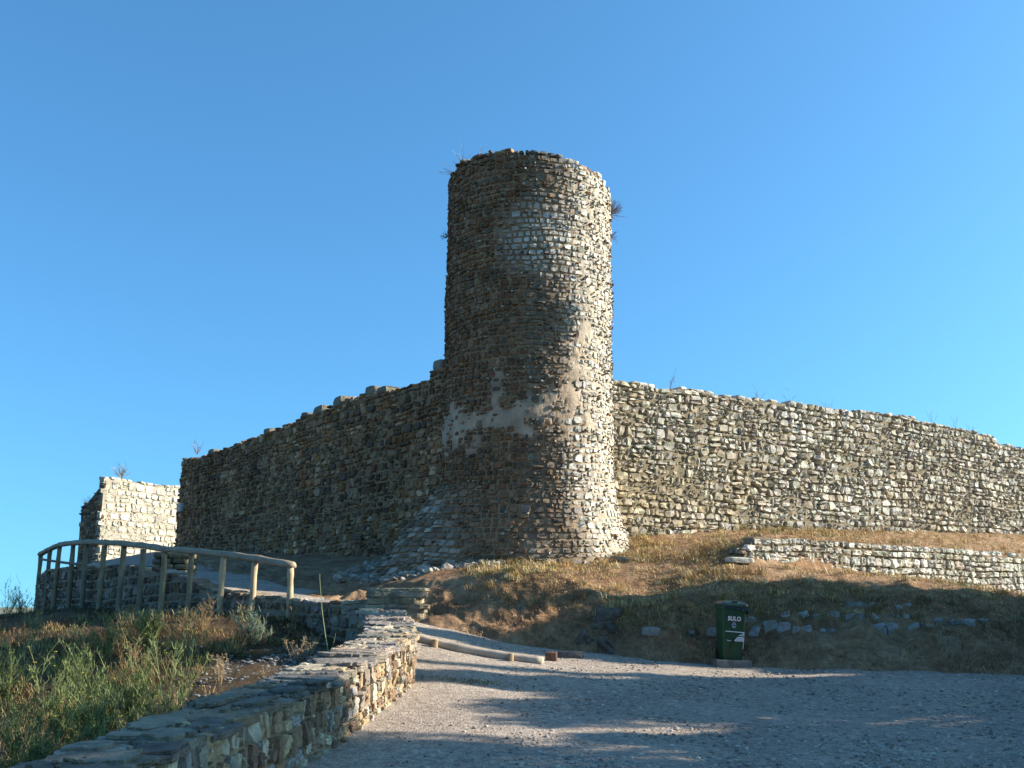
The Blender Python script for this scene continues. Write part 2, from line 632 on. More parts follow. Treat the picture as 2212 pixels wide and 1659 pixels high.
def loft_xy(Lp, Rp, nr, nc):
    Lp, Rp = np.array(Lp, float), np.array(Rp, float)
    i = np.linspace(0, len(Lp) - 1, nr)
    k = np.arange(len(Lp))
    l = np.stack([np.interp(i, k, Lp[:, j]) for j in (0, 1)], 1)
    r = np.stack([np.interp(i, k, Rp[:, j]) for j in (0, 1)], 1)
    c = (np.linspace(0, 1, nc) ** 1.4)[None, :, None]
    return l[:, None] * (1 - c) + r[:, None] * c


RL = [(-2.9, -8), (-2.6, 0), (-2.4, 4), (-2.2, 6), (-2.05, 7.5), (-1.9, 8.9), (-1.8, 10), (-1.65, 12), (-1.5, 13.6), (-1.75, 15.3), (-2.4, 16.6), (-3.1, 17.5), (-3.75, 18.2),
      (-4.5, 18.85), (-5.4, 19.45), (-6.4, 20.4), (-7.4, 21.4), (-8.4, 22.5), (-9.7, 24), (-10.8, 25.6), (-12., 27.6), (-13, 29.2)]
RR = [(34, -8), (34, 0), (34, 4), (34, 7), (34, 9), (34, 11), (34, 14), (20, 17), (10, 18.5), (4.5, 19), (1.5, 20), (-.5, 21), (-2.2, 22),
      (-3.2, 24), (-4.4, 27), (-5.6, 29.5), (-7, 32), (-9, 36), (-10.5, 39), (-11.5, 42), (-13, 46), (-15, 50)]
XY = loft_xy(RL, RR, 300, 200)
Z = road_z(XY[..., 0], XY[..., 1])
V = np.concatenate([XY, Z[..., None]], 2).reshape(-1, 3)
V[:, 2] += 0.018 * fbm(V, 1.5, 3, 3)
mb = MB()
mb.add(V, grid_faces(300, 200), (0.3, 0.3, 0.3))
tag(mb.build("road", M_ROAD, smooth=True), kind='structure')

# bank under the castle: columns of (v, d) from the road edge up to the wall foot
BC = [
    (340, [(1236, 31), (1226, 33), (1216, 35.5), (1207, 38), (1200, 40), (1190, 44)]),
    (430, [(1232, 29), (1222, 31), (1212, 33), (1205, 34.8), (1199, 36.2), (1191, 38.2)]),
    (530, [(1243, 26.5), (1228, 28.5), (1215, 30.5), (1207, 32), (1200, 33.3), (1191, 35)]),
    (620, [(1268, 23), (1248, 24.5), (1228, 26.5), (1214, 28.5), (1205, 30), (1196, 32.3)]),
    (700, [(1300, 20.8), (1272, 22.3), (1243, 24), (1225, 26), (1212, 27.5), (1198, 30.3)]),
    (800, [(1328, 19.6), (1298, 20.8), (1265, 22), (1243, 23.4), (1222, 25), (1203, 27.9)]),
    (920, [(1350, 19), (1310, 19.8), (1258, 20.8), (1238, 21.6), (1222, 23), (1205, 26)]),
    (1060, [(1378, 18.5), (1310, 19.3), (1236, 20.3), (1224, 21.3), (1212, 22.5), (1200, 25.5)]),
    (1200, [(1404, 18.1), (1330, 18.9), (1240, 20.1), (1219, 21.4), (1205, 22.5), (1185, 25.5)]),
    (1300, [(1415, 17.8), (1365, 18.4), (1285, 19.2), (1222, 21.4), (1200, 22.8), (1160, 25)]),
    (1400, [(1425, 17.6), (1380, 18.2), (1310, 18.9), (1217, 21.6), (1192, 22.8), (1150, 25.4)]),
    (1500, [(1433, 17.6), (1375, 18.1), (1290, 18.9), (1213, 21.2), (1185, 22.4), (1147, 26.3)]),
    (1580, [(1440, 17.5), (1370, 18.1), (1275, 19.0), (1212, 20.8), (1172, 21.8), (1146, 27.0)]),
    (1650, [(1443, 17.3), (1365, 18.0), (1262, 19.2), (1212, 21.3), (1153, 21.7), (1145, 27.7)]),
    (1750, [(1446, 17.1), (1360, 17.9), (1249, 19.4), (1226, 22.0), (1161, 22.5), (1145, 28.9)]),
    (1900, [(1452, 16.8), (1360, 17.9), (1246, 19.7), (1242, 23.5), (1171, 24.0), (1146, 30.8)]),
    (2050, [(1456, 16.6), (1365, 17.9), (1262, 19.8), (1268, 25.0), (1185, 25.6), (1148, 33)]),
    (2212, [(1458, 16.4), (1375, 17.9), (1290, 19.8), (1295, 27), (1203, 27.6), (1151, 36.2)]),
    (2600, [(1460, 16), (1360, 17.5), (1215, 20), (1250, 28), (1210, 29), (1154, 42)]),
    (3200, [(1462, 15.0), (1330, 17.0), (1130, 20), (1160, 29), (1170, 31), (1156, 50)]),
    (4200, [(1480, 13.5), (1320, 16.0), (1120, 20), (1150, 30), (1160, 32), (1158, 60)]),
]
ctrl = []
for u, rows_ in BC:
    r0 = P(u, *rows_[0])
    pts = [np.array([r0[0] * 0.985, r0[1] - 0.5, r0[2] - 0.25])] + [P(u, *q) for q in rows_]
    last = pts[-1]
    pts.append(last * np.array([1.06, 1.06, 1.0]) + np.array([0, 0.6, 0.0]))
    pts.append(last * np.array([1.3, 1.3, 1.0]) + np.array([0, 6, -0.5]))
    ctrl.append(pts)
ctrl = np.array(ctrl)                                   # columns x rows x 3
uu = np.array([c[0] for c in BC], float)
ku = np.concatenate([np.linspace(340, 2260, 620), np.linspace(2275, 4200, 60)])
mid = np.stack([np.stack([np.interp(ku, uu, ctrl[:, r, k]) for k in range(3)], 1) for r in range(ctrl.shape[1])], 1)
kr = np.concatenate([np.linspace(0, 5, 130), np.linspace(5.1, ctrl.shape[1] - 1, 26)])
BK = np.stack([np.stack([np.interp(kr, np.arange(ctrl.shape[1]), mid[i, :, k]) for k in range(3)], 1) for i in range(len(ku))], 0)
for _ in range(5):
    B2 = BK.copy()
    B2[1:-1, 1:-1] = 0.5 * BK[1:-1, 1:-1] + 0.125 * (BK[:-2, 1:-1] + BK[2:, 1:-1] + BK[1:-1, :-2] + BK[1:-1, 2:])
    BK = B2
flat = BK.reshape(-1, 3)
face_k = np.broadcast_to(np.clip(1 - np.abs(kr - 2.0) / 1.4, 0, 1)[None, :], BK.shape[:2]).ravel()
nz = fbm(flat, 1.1, 21, 4)
rid = np.abs(fbm(flat * np.array([1.0, 0.5, 0.6]), 1.9, 27, 3))
flat = flat + np.stack([-0.03 * nz * face_k, (-0.12 * nz + 0.16 * (rid - 0.25)) * face_k, 0.045 * nz + 0.025 * fbm(flat, 4.0, 28, 2) + 0.13 * fbm(flat, 2.3, 5, 4) * face_k], 1)
BK = flat.reshape(BK.shape)
mb = MB()
mb.add(flat, grid_faces(BK.shape[0], BK.shape[1])[:, ::-1], (0.3, 0.3, 0.3))
tag(mb.build("bank", M_BANK, smooth=True), kind='structure')


def bank_point(ui, ki):
    """point on the bank at column fraction ui (in u) and row k"""
    i = np.clip(np.interp(ui, ku, np.arange(len(ku))), 0, len(ku) - 1.001)
    j = np.clip(np.interp(ki, kr, np.arange(len(kr))), 0, len(kr) - 1.001)
    i0, j0 = np.floor(i).astype(int), np.floor(j).astype(int)
    fi, fj = (i - i0)[..., None], (j - j0)[..., None]
    return (BK[i0, j0] * (1 - fi) * (1 - fj) + BK[i0 + 1, j0] * fi * (1 - fj) + BK[i0, j0 + 1] * (1 - fi) * fj + BK[i0 + 1, j0 + 1] * fi * fj)


def bank_hit(u, v):
    """where the sight line of pixel (u, v) meets the bank face (nearest row)"""
    ks = np.linspace(0.9, 5, 400)
    p = bank_point(np.full(400, float(u)), ks)
    dep = p[:, 1] * CT + (p[:, 2] - EYE) * ST
    pv = 829.5 - F * ((p[:, 2] - EYE) * CT - p[:, 1] * ST) / dep
    j = np.where(pv <= v)[0]
    return p[j[0]] if len(j) else p[np.argmin(np.abs(pv - v))]


# hillside left of the road wall
hill_pts = [(-2.4, 0, -.35), (-2.6, 4, -.1), (-2.7, 7, .1), (-2.5, 10, .4), (-2.4, 13, .72), (-3, 15, .88), (-6, 14, .5), (-8, 10, -.5), (-5.5, 8, -.45), (-8, 16, .75),
            (-10, 20, 1.15), (-12, 24, 1.38), (-14, 20, .5), (-20, 24, -1.6), (-18, 12, -2.6), (-16, 32, .2), (-25, 36, -3.2), (-10, 4, -1.8), (-5, 4, -.7), (-22, 4, -4.5),
            (-5, -4, -1.2), (-22, -6, -5.5), (-14.5, 29, 1.2), (-36, 20, -8), (-36, 45, -9), (-36, -6, -9), (-20, 46, -1), (-2.6, -6, -.5), (-14, 40, 1.0), (-6, 22, 1.3), (-9, 26, 1.4), (-10, 34, 1.4)]
hill_pts += [tuple(P(*q)) for q in [(700, 1388, 16.9), (628, 1342, 17.8), (482, 1332, 18.9), (355, 1335, 19.7), (226, 1313, 22), (100, 1322, 27), (66, 1328, 29)]]
hill_z = rbf_fit(hill_pts)
HL = [(-38, -8), (-38, 0), (-38, 6), (-38, 12), (-38, 18), (-38, 24), (-38, 34), (-38, 48)]
HR = [(-2.75, -8), (-2.7, 0), (-2.55, 6), (-2.2, 10), (-1.8, 14.2), (-2.8, 17.1), (-8.0, 23.6), (-12.0, 48)]
XY = loft_xy(HR, HL, 230, 190)
Zh = hill_z(XY[..., 0], XY[..., 1])
V = np.concatenate([XY, Zh[..., None]], 2).reshape(-1, 3)
V[:, 2] += 0.06 * fbm(V, 1.0, 9, 4) * np.clip((-2.4 - V[:, 0]) * 1.2, 0.2, 1)
mb = MB()
mb.add(V, grid_faces(230, 190)[:, ::-1], (0.3, 0.3, 0.3))
tag(mb.build("hillside", M_HILL, smooth=True), kind='structure')

# the land far below the hill
n = 96
th = np.linspace(0, 2 * math.pi, n, endpoint=False)
rr = [0.0, 60, 200, 800, 3000, 9000, 15000]
V = np.concatenate([np.stack([r * np.cos(th), r * np.sin(th), np.full(n, -9.5 if r < 900 else -9.5)], 1) for r in rr])
mb = MB()
mb.add(V, grid_faces(len(rr), n, 0, True), (0.3, 0.3, 0.3))
tag(mb.build("ground", M_PLAIN), kind='structure')

# ------------------------------------------------------------------ round tower
TC = np.array([0.4, 24.2])
TR = 2.0
TZ0, TZ1 = 1.9, 12.2


class TowerSurf:
    side = 1

    def rad(self, t, ph):
        fl = np.clip((5.0 - t) / 2.6, 0, 1.3)
        r = TR + 0.02 * np.clip((7 - t) / 5, 0, 1) + 0.56 * fl ** 2.2
        return r + self.skirt(t, ph)

    def skirt(self, t, ph):
        """spread of rubble masonry at the tower's left foot"""
        a_ = np.clip(1 - np.abs(np.degrees(ph) + 82) / 62, 0, 1)
        a_ = a_ * a_ * (3 - 2 * a_)
        j = 0.25 * fbm(np.stack([ph * 2, t, 0 * t], -1).reshape(-1, 3), 1.5, 19, 2).reshape(np.shape(t)) if np.ndim(t) else 0
        return a_ * 1.15 * np.clip((4.35 + j - t) / 2.1, 0, 1.15) ** 1.05

    def eval(self, s, t):
        ph = s / TR
        p3 = np.stack([np.sin(ph) * 2, np.cos(ph) * 2, t], -1)
        r = self.rad(t, ph) + 0.03 * fbm(p3, 0.9, 31, 2)
        pos = np.stack([TC[0] + r * np.sin(ph) + (t - 7) * 0.008, TC[1] - r * np.cos(ph), t + 0 * ph], -1)
        return pos, np.stack([np.sin(ph), -np.cos(ph), 0 * ph], -1)


def tower_top(s):
    ph = s / TR
    return 11.93 - 0.24 * np.sin(ph - 0.05) + 0.07 * vnoise(np.stack([np.sin(ph) * 3, np.cos(ph) * 3, 0 * ph], -1), 1.0, 77)


def plaster(s, t):
    ph = np.degrees((s / TR + math.pi) % (2 * math.pi) - math.pi)
    q = np.stack([s, t, 0 * s], -1)
    j = 0.30 * fbm(q, 2.8, 41, 5)
    band = 1 - np.abs(t - (5.62 + 0.0035 * (ph + 40) + j)) / (0.42 + 0.14 * np.clip(fbm(q, 1.1, 43, 2), -1, 1))
    band = np.where((ph > -95) & (ph < 14), band, -1)
    b2 = 1 - np.hypot((ph - 27) / 13, (t - 6.2) / 0.75) + j * 2.6 - 0.2
    b3 = 1 - np.hypot((ph - 37) / 11, (t - 7.5) / 0.8) + j * 3.0 - 0.6
    b4 = 1 - np.hypot((ph + 22) / 6, (t - 6.3) / 0.6) + j * 1.8
    return np.max(np.stack([band, b2, b3, b4]), axis=0)


tower = thing("round_tower", "tall round rubble stone tower with a flared foot, standing above the grassy bank", "tower", (TC[0], TC[1], 2.3))
ts = TowerSurf()
a = layout(-math.pi * TR, math.pi * TR, TZ0, TZ1 + 0.2, h=(0.085, 0.22), w=(0.10, 0.28), split=0.45, seed=11, warp=0.10)
a = a[(a[:, 0] > -math.pi * TR) & (a[:, 0] < math.pi * TR) & (a[:, 1] + a[:, 3] < tower_top(a[:, 0]) + 0.08)]
pm = plaster(a[:, 0], a[:, 1])
p = rng.uniform(0.015, 0.062, len(a)) * (1 - 0.55 * np.clip((np.sin(a[:, 0] / TR) - 0.25) * 2.5, 0, 1))
p = np.where(pm > 0.0, p - 0.13 * np.clip(pm * 2.2, 0, 1) * (rng.random(len(a)) > 0.45), p)
q = np.stack([a[:, 0], a[:, 1], 0 * a[:, 0]], 1)
ph = a[:, 0] / TR
brown = np.clip(0.66 - 0.85 * np.clip((np.sin(ph) - 0.3) * 2.5, 0, 1) + 0.6 * fbm(q, 0.7, 51, 2) + 0.35 * np.clip((7.5 - a[:, 1]) / 3, -0.6, 1) - 0.75 * np.sin(ph - 0.1), 0, 1)[:, None]  # stones tinted brown away from the sun, pale towards it: light put into colour
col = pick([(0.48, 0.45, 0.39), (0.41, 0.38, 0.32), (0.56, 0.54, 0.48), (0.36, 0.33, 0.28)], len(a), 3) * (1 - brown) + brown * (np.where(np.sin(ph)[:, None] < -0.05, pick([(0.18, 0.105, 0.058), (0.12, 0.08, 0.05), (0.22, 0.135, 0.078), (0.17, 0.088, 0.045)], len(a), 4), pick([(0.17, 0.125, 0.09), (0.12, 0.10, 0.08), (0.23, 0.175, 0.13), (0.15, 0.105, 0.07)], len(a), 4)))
sk = np.clip(ts.skirt(a[:, 1], ph) * 3.5, 0, 1)[:, None]
col = col * (1 - sk) + sk * pick([(0.27, 0.22, 0.165), (0.20, 0.155, 0.11), (0.34, 0.29, 0.23), (0.15, 0.105, 0.07)], len(a), 8)
p = p + 0.05 * sk[:, 0] * rng.random(len(a))
keep = p > -0.035
mbs = MB()
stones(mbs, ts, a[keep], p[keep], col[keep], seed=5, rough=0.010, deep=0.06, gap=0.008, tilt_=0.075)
ch = layout(-math.pi * TR, math.pi * TR, TZ0, TZ1 - 0.1, h=(0.05, 0.10), w=(0.05, 0.13), seed=12, warp=0.05)
ch = ch[rng.random(len(ch)) < 0.16]
ch = ch[(plaster(ch[:, 0], ch[:, 1]) < 0.0) & (ch[:, 1] < tower_top(ch[:, 0]) - 0.1)]
stones(mbs, ts, ch, rng.uniform(0.02, 0.075, len(ch)), pick(PAL_PALE + PAL_DARK, len(ch), 6) * 0.85, seed=6, rough=0.01)
# mortar core and plaster
nphi, nt_ = 300, 150
s = np.linspace(-math.pi * TR, math.pi * TR, nphi, endpoint=False)
tt = tower_top(s) - 0.10
k = np.linspace(0, 1, nt_)[:, None]
T = TZ0 * (1 - k) + tt[None] * k
SS = np.broadcast_to(s[None], T.shape)
pos, nrm = ts.eval(SS.ravel(), T.ravel())
pl = plaster(SS.ravel(), T.ravel())
plm = np.clip(pl * 3 + 0.4, 0, 1)
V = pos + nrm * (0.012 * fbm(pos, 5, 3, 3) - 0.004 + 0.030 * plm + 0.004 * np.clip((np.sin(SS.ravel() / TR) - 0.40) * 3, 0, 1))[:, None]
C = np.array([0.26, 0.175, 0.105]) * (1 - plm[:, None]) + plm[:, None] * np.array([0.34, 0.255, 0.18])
sunlit_tint = np.clip((np.sin(SS.ravel() / TR) - 0.40) * 3, 0, 1)[:, None]
C = C * (1 - 0.7 * sunlit_tint) + 0.7 * sunlit_tint * np.array([0.44, 0.385, 0.30])  # mortar painted paler on the sun-facing side
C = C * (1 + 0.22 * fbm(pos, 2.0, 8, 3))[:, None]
inn = V[-nphi:].copy()
inn[:, :2] = TC + (inn[:, :2] - TC) * 0.62
low = inn.copy()
low[:, 2] = 11.3
cen = np.array([[TC[0], TC[1], 11.3]])
V = np.concatenate([V, inn, low, cen])
C = np.concatenate([C, C[-nphi:], C[-nphi:], C[-1:]])
fq = [grid_faces(nt_ + 2, nphi, 0, True)]
i = np.arange(nphi)
b0 = (nt_ + 1) * nphi
fq.append(np.stack([b0 + i, b0 + (i + 1) % nphi, np.full(nphi, b0 + nphi)], 1))
mb = MB()
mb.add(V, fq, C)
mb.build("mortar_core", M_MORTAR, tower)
# rim stones on top
mb = mbs
for kx in range(64):
    ph0 = -math.pi + 2 * math.pi * (kx + R.uniform(-.3, .3)) / 64
    if R.random() < 0.22: continue
    rr_ = TR - R.uniform(0.08, 0.2)
    hh = R.uniform(0.035, 0.075)
    c = (TC[0] + 0.04 + rr_ * math.sin(ph0), TC[1] - rr_ * math.cos(ph0), float(tower_top(np.array([ph0 * TR]))[0]) + hh * 0.3 - 0.04)
    v, f = rock(c, (R.uniform(.08, .17), R.uniform(.09, .15), hh), (R.uniform(-.15, .15), R.uniform(-.15, .15), ph0 + R.uniform(-.2, .2)), kx, 0.5, 0.15)
    mb.add(v, f, pick(PAL_PALE + PAL_DARK, 1, kx)[0])
mbs.build("stone_facing", M_STONE, tower)


# ------------------------------------------------------------------ castle walls
def top_profile(surf_line, pts_uv, O, D):
    """profile over s from photo pixels on a straight wall O + s*D"""
    out = []
    for u, v in pts_uv:
        ray = P(u, v, 1.0) - np.array([0, 0, EYE])
        # solve O + s D = k * ray (plan)
        A = np.array([[D[0], -ray[0]], [D[1], -ray[1]]])
        s_, k_ = np.linalg.solve(A, -np.array(O[:2]))
        out.append((s_, EYE + ray[2] * k_))
    return out


def straight_wall(name, label, O, E, top_uv, bot_uv, thick, pal, mat, seed, h, w, p, mort, extra_col=None, split=0.3, round_=0.5, deep=0.06, rot=0.07, rough=0.016, batter=0.02, side=1, cop=True, copdim=(.10, .2), cat="castle wall", n=5, ext0=0.0, ext1=0.0, chink=0.2):
    O, E = np.array(O, float), np.array(E, float)
    L = np.linalg.norm(E - O)
    D = (E - O) / L
    tp = top_profile(None, top_uv, O, D)
    bt = top_profile(None, bot_uv, O, D)
    tp.sort()
    bt.sort()
    top, bot0 = prof(tp), prof(bt)
    bot = lambda s: bot0(s) - 0.35
    tmin = min(b for _, b in bt) - 0.35
    tmax = max(b for _, b in tp)
    surf = LineSurf([O, E], side=side, batter=batter, t0=tmin)
    th = thing(name, label, cat, (O[0], O[1], bt[0][1]))
    a = layout(-ext0, L + ext1, tmin, tmax + 0.1, h=h, w=w, split=split, seed=seed)
    if not cop: a = a[(a[:, 0] > 0.7) | (a[:, 1] + a[:, 3] < top(a[:, 0]) - 0.03)]
    a = a[inside(a, bot, top, 0.0 if cop else 0.07) & (a[:, 0] > -ext0) & (a[:, 0] < L + ext1)]
    pp = np.random.default_rng(seed).uniform(p[0], p[1], len(a))
    er = fbm(np.stack([a[:, 0], a[:, 1] * 1.6, 0 * a[:, 0]], 1), 0.7, seed + 40, 3)
    pp = pp * np.clip(1 + 0.8 * er, 0.35, 1.6)
    col = pick(pal, len(a), seed + 1)
    col = col * np.clip(1 + 0.28 * er, 0.6, 1.3)[:, None]
    if extra_col is not None: col = extra_col(a, col, L)
    mb = MB()
    stones(mb, surf, a, pp, col, seed=seed + 2, round_=round_, deep=deep, rot=rot, rough=rough, n=n)
    if chink:
        c2 = layout(0, L, tmin, tmax, h=(0.05, 0.10), w=(0.05, 0.14), seed=seed + 9)
        c2 = c2[np.random.default_rng(seed).random(len(c2)) < chink]
        c2 = c2[inside(c2, bot, top, -0.15)]
        stones(mb, surf, c2, np.random.default_rng(seed + 3).uniform(p[0], p[1], len(c2)) * 0.9, pick(pal, len(c2), seed + 4) * 0.85, seed=seed + 5, rough=0.01)
    mb.build("stone_facing", mat, th)
    mb = MB()
    wall_core(mb, surf, -ext0, L + ext1, bot, top, thick, mort, seed=seed)
    mb.build("mortar_core", M_MORTAR, th)
    if cop:
        mb = MB()
        rr = random.Random(seed)
        s = 0.05
        i = 0
        while s < L - 0.1:
            ww = rr.uniform(*copdim)
            s += ww
            hh = rr.uniform(0.03, 0.075)
            for back in (0.16, 0.55, 1.0):
                if rr.random() < 0.16 or back > thick - 0.1: continue
                z = float(top(np.array([s]))[0])
                pos, nrm = surf.eval(np.array([s]), np.array([z]))
                c = pos[0] - nrm[0] * (back + rr.uniform(-.05, .05)) + np.array([0, 0, hh * 0.25 - 0.05])
                v, f = rock(c, (ww * 0.95, 0.20, hh), (rr.uniform(-.12, .12), rr.uniform(-.12, .12), math.atan2(D[1], D[0])), seed * 100 + i, 0.45, 0.14)
                i += 1
                mb.add(v, f, pick(pal, 1, seed * 77 + i)[0])
            s += ww
        mb.build("coping", mat, th)
    return th, surf, D, L, top


# right-hand curtain wall, sunlit
def ochre(a, col, L):
    m = np.clip(1 - np.hypot((a[:, 0] - 1.5) / 4.5, (a[:, 1] - 4.2) / 1.3), 0, 1)[:, None] * 0.55
    q = np.stack([a[:, 0], a[:, 1], 0 * a[:, 0]], 1)
    m = np.clip(m + 0.25 * np.clip(fbm(q, 0.4, 5, 2), 0, 1)[:, None], 0, 0.8)
    return col * (1 - m) + m * np.array([0.40, 0.29, 0.14])


RW0, RW1 = (2.2, 24.35), (18.2, 36.0)
RWE = (23.0, 39.5)
right_wall, rw_surf, rw_D, rw_L, rw_top = straight_wall(
    "castle_wall", "sunlit pale rubble curtain wall running right from the round tower above the terrace", RW0, RWE,
    [(1290, 822), (1385, 823), (1440, 838), (1480, 834), (1560, 850), (1640, 860), (1760, 873), (1790, 880), (1880, 888), (1985, 900), (1990, 908), (2080, 925), (2155, 942), (2160, 955), (2190, 960), (2195, 966), (2290, 975), (2400, 990)],
    [(1290, 1150), (1600, 1148), (1900, 1146), (2212, 1151), (2400, 1153)], 1.3,
    [(0.39, 0.365, 0.315), (0.34, 0.315, 0.265), (0.45, 0.43, 0.38), (0.29, 0.25, 0.19), (0.37, 0.34, 0.28)], M_STONE, 101,
    (0.09, 0.34), (0.11, 0.50), (0.02, 0.10), (0.17, 0.135, 0.085), extra_col=ochre, split=0.5, round_=0.48, deep=0.05, rough=0.022, rot=0.13)

# left-hand curtain wall, in shade
LW0, LW1 = (-1.2, 24.7), (-13.05, 40.0)


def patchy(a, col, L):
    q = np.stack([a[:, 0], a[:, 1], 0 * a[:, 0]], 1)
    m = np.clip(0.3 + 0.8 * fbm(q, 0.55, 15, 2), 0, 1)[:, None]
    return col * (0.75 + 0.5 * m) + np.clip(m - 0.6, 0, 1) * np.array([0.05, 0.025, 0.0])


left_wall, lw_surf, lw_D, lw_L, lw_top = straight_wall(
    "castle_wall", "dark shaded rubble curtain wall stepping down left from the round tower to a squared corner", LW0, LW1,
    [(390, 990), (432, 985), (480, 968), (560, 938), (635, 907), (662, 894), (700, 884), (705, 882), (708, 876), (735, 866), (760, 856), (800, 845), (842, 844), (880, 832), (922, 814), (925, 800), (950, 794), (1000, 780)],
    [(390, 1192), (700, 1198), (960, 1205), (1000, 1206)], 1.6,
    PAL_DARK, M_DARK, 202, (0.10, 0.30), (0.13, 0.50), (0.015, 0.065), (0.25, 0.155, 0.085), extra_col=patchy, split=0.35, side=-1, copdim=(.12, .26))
# end face of that wall (towards the gate) plus the pale dressed block in its corner
mb = MB()
eo = np.array([LW1[0], LW1[1]])
nd = np.array([lw_surf.nq[-1][0], lw_surf.nq[-1][1]])
es = LineSurf([eo, eo - nd * 1.6], side=-1)
a = layout(0, 1.6, 3.2, 7.1, seed=33)
a = a[(a[:, 0] < 1.5) & (a[:, 0] > 0.12)]
stones(mb, es, a, rng.uniform(0.01, 0.05, len(a)), pick(PAL_DARK, len(a), 34), seed=35)
mb.build("end_facing", M_DARK, left_wall)
mb = MB()
c = P(396, 1097, 39.7)
v, f = rock(c, (0.27, 0.22, 0.20), (0, 0, math.atan2(lw_D[1], lw_D[0])), 5, 0.2, 0.02, 3)
mb.add(v, f, (0.42, 0.40, 0.36))
tag(mb.build("dressed_block", M_STONE, left_wall), "pale squared block set in the dark wall's left corner")
for (u, v_, dd, dim) in [(792, 846, 27.6, (.30, .3, .15)), (818, 846, 27.2, (.28, .3, .10)), (680, 890, 30.5, (.32, .3, .16)), (940, 804, 25.1, (.26, .3, .2)), (722, 876, 29.6, (.28, .3, .18)), (450, 975, 37.2, (.28, .3, .13)), (650, 898, 31.4, (.25, .3, .12)), (570, 936, 33.4, (.26, .3, .12))]:
    c = P(u, v_, dd)
    ray = P(u, v_, 1.0)
    A = np.array([[lw_D[0], -ray[0]], [lw_D[1], -ray[1]]])
    s_, k_ = np.linalg.solve(A, -np.array(LW0))
    pos, nrm = lw_surf.eval(np.array([s_]), np.array([7.0]))
    cc = pos[0] - nrm[0] * 0.25
    cc[2] = float(lw_top(np.array([s_]))[0]) + dim[2] * 0.35
    mb = MB()
    vv, ff = rock(cc, dim, (0, R.uniform(-.1, .1), math.atan2(lw_D[1], lw_D[0])), int(u), 0.3, 0.1, 3)
    mb.add(vv, ff, (0.2, 0.18, 0.14))
    mb.build("coping_block", M_DARK, left_wall)

# ruined gate wall behind the left end
G0, G1 = P(228, 1030, 41.3), P(420, 1053, 45.6)
gd = (G1 - G0)[:2] / np.linalg.norm((G1 - G0)[:2])
G2 = np.array([G0[0] - gd[1] * 1.25, G0[1] + gd[0] * 1.25, 5.75])
gate, *_ = straight_wall(
    "ruined_wall", "sunlit pale block wall fragment left of the dark wall's corner, behind the timber fence", G0[:2], G1[:2],
    [(226, 1030), (262, 1032), (300, 1040), (340, 1046), (420, 1053)], [(226, 1235), (420, 1235)], 0.4,
    [(0.44, 0.41, 0.34), (0.38, 0.35, 0.28), (0.48, 0.45, 0.39)], M_STONE, 303, (0.20, 0.36), (0.25, 0.62), (0.02, 0.05), (0.30, 0.26, 0.20), split=0.3, rot=0.03, copdim=(.12, .2), cat="ruined wall", round_=0.3)
gs = LineSurf([G0[:2], G2[:2]], side=-1)
gl = gs.L
gt = prof([(0, G0[2]), (gl * 0.35, G0[2] - 0.5), (gl * 0.7, G0[2] - 0.9), (gl, G2[2] - 0.1)])
gb = lambda s: 0 * s + 1.8
a = layout(0, gl, 1.8, G0[2] + .1, seed=44)
a = a[inside(a, gb, gt) & (a[:, 0] < gl) & (a[:, 0] > 0.08)]
mb = MB()
stones(mb, gs, a, rng.uniform(0.01, 0.06, len(a)), pick(PAL_DARK, len(a), 45), seed=46)  # side face coloured dark to stand in for its shade
wall_core(mb, gs, 0.38, gl, gb, gt, 0.6, (0.16, 0.13, 0.10), seed=47)
mb.build("side_wall", M_DARK, gate)

# terrace wall, bright in the sun
T0, T1 = P(1612, 1150, 20.95), P(2330, 1215, 28.2)
terrace, *_ = straight_wall(
    "terrace_wall", "low bright dry stone retaining wall in the grass between the castle wall and the shaded bank", T0[:2], T1[:2],
    [(1590, 1207), (1612, 1203), (1617, 1190), (1634, 1165), (1640, 1151), (1700, 1157), (1800, 1163), (1850, 1170), (1950, 1180), (2050, 1188), (2130, 1196), (2212, 1204), (2330, 1215)],
    [(1590, 1214), (1700, 1222), (1900, 1247), (2212, 1298), (2330, 1310)], 0.5,
    [(0.48, 0.46, 0.40), (0.43, 0.41, 0.35), (0.53, 0.51, 0.45), (0.38, 0.35, 0.28)], M_STONE, 404, (0.11, 0.30), (0.12, 0.44), (0.03, 0.065), (0.16, 0.125, 0.08), cat="retaining wall", cop=False, n=7, rough=0.012, round_=0.4, batter=0.08)

mb = MB()
tn = np.array([(T1 - T0)[1], -(T1 - T0)[0]]) / np.linalg.norm((T1 - T0)[:2])
es = LineSurf([T0[:2] - tn * 0.7, T0[:2]], side=1)
a = layout(0, 0.7, 2.2, 2.62, h=(.10, .2), w=(.12, .3), seed=35)
a = a[(a[:, 0] < 0.62) & (a[:, 0] > 0.1)]
stones(mb, es, a, rng.uniform(0.02, 0.09, len(a)), pick([(0.30, 0.25, 0.18), (0.22, 0.18, 0.13)], len(a), 36), seed=37)
mb.build("end_facing", M_STONE, terrace)

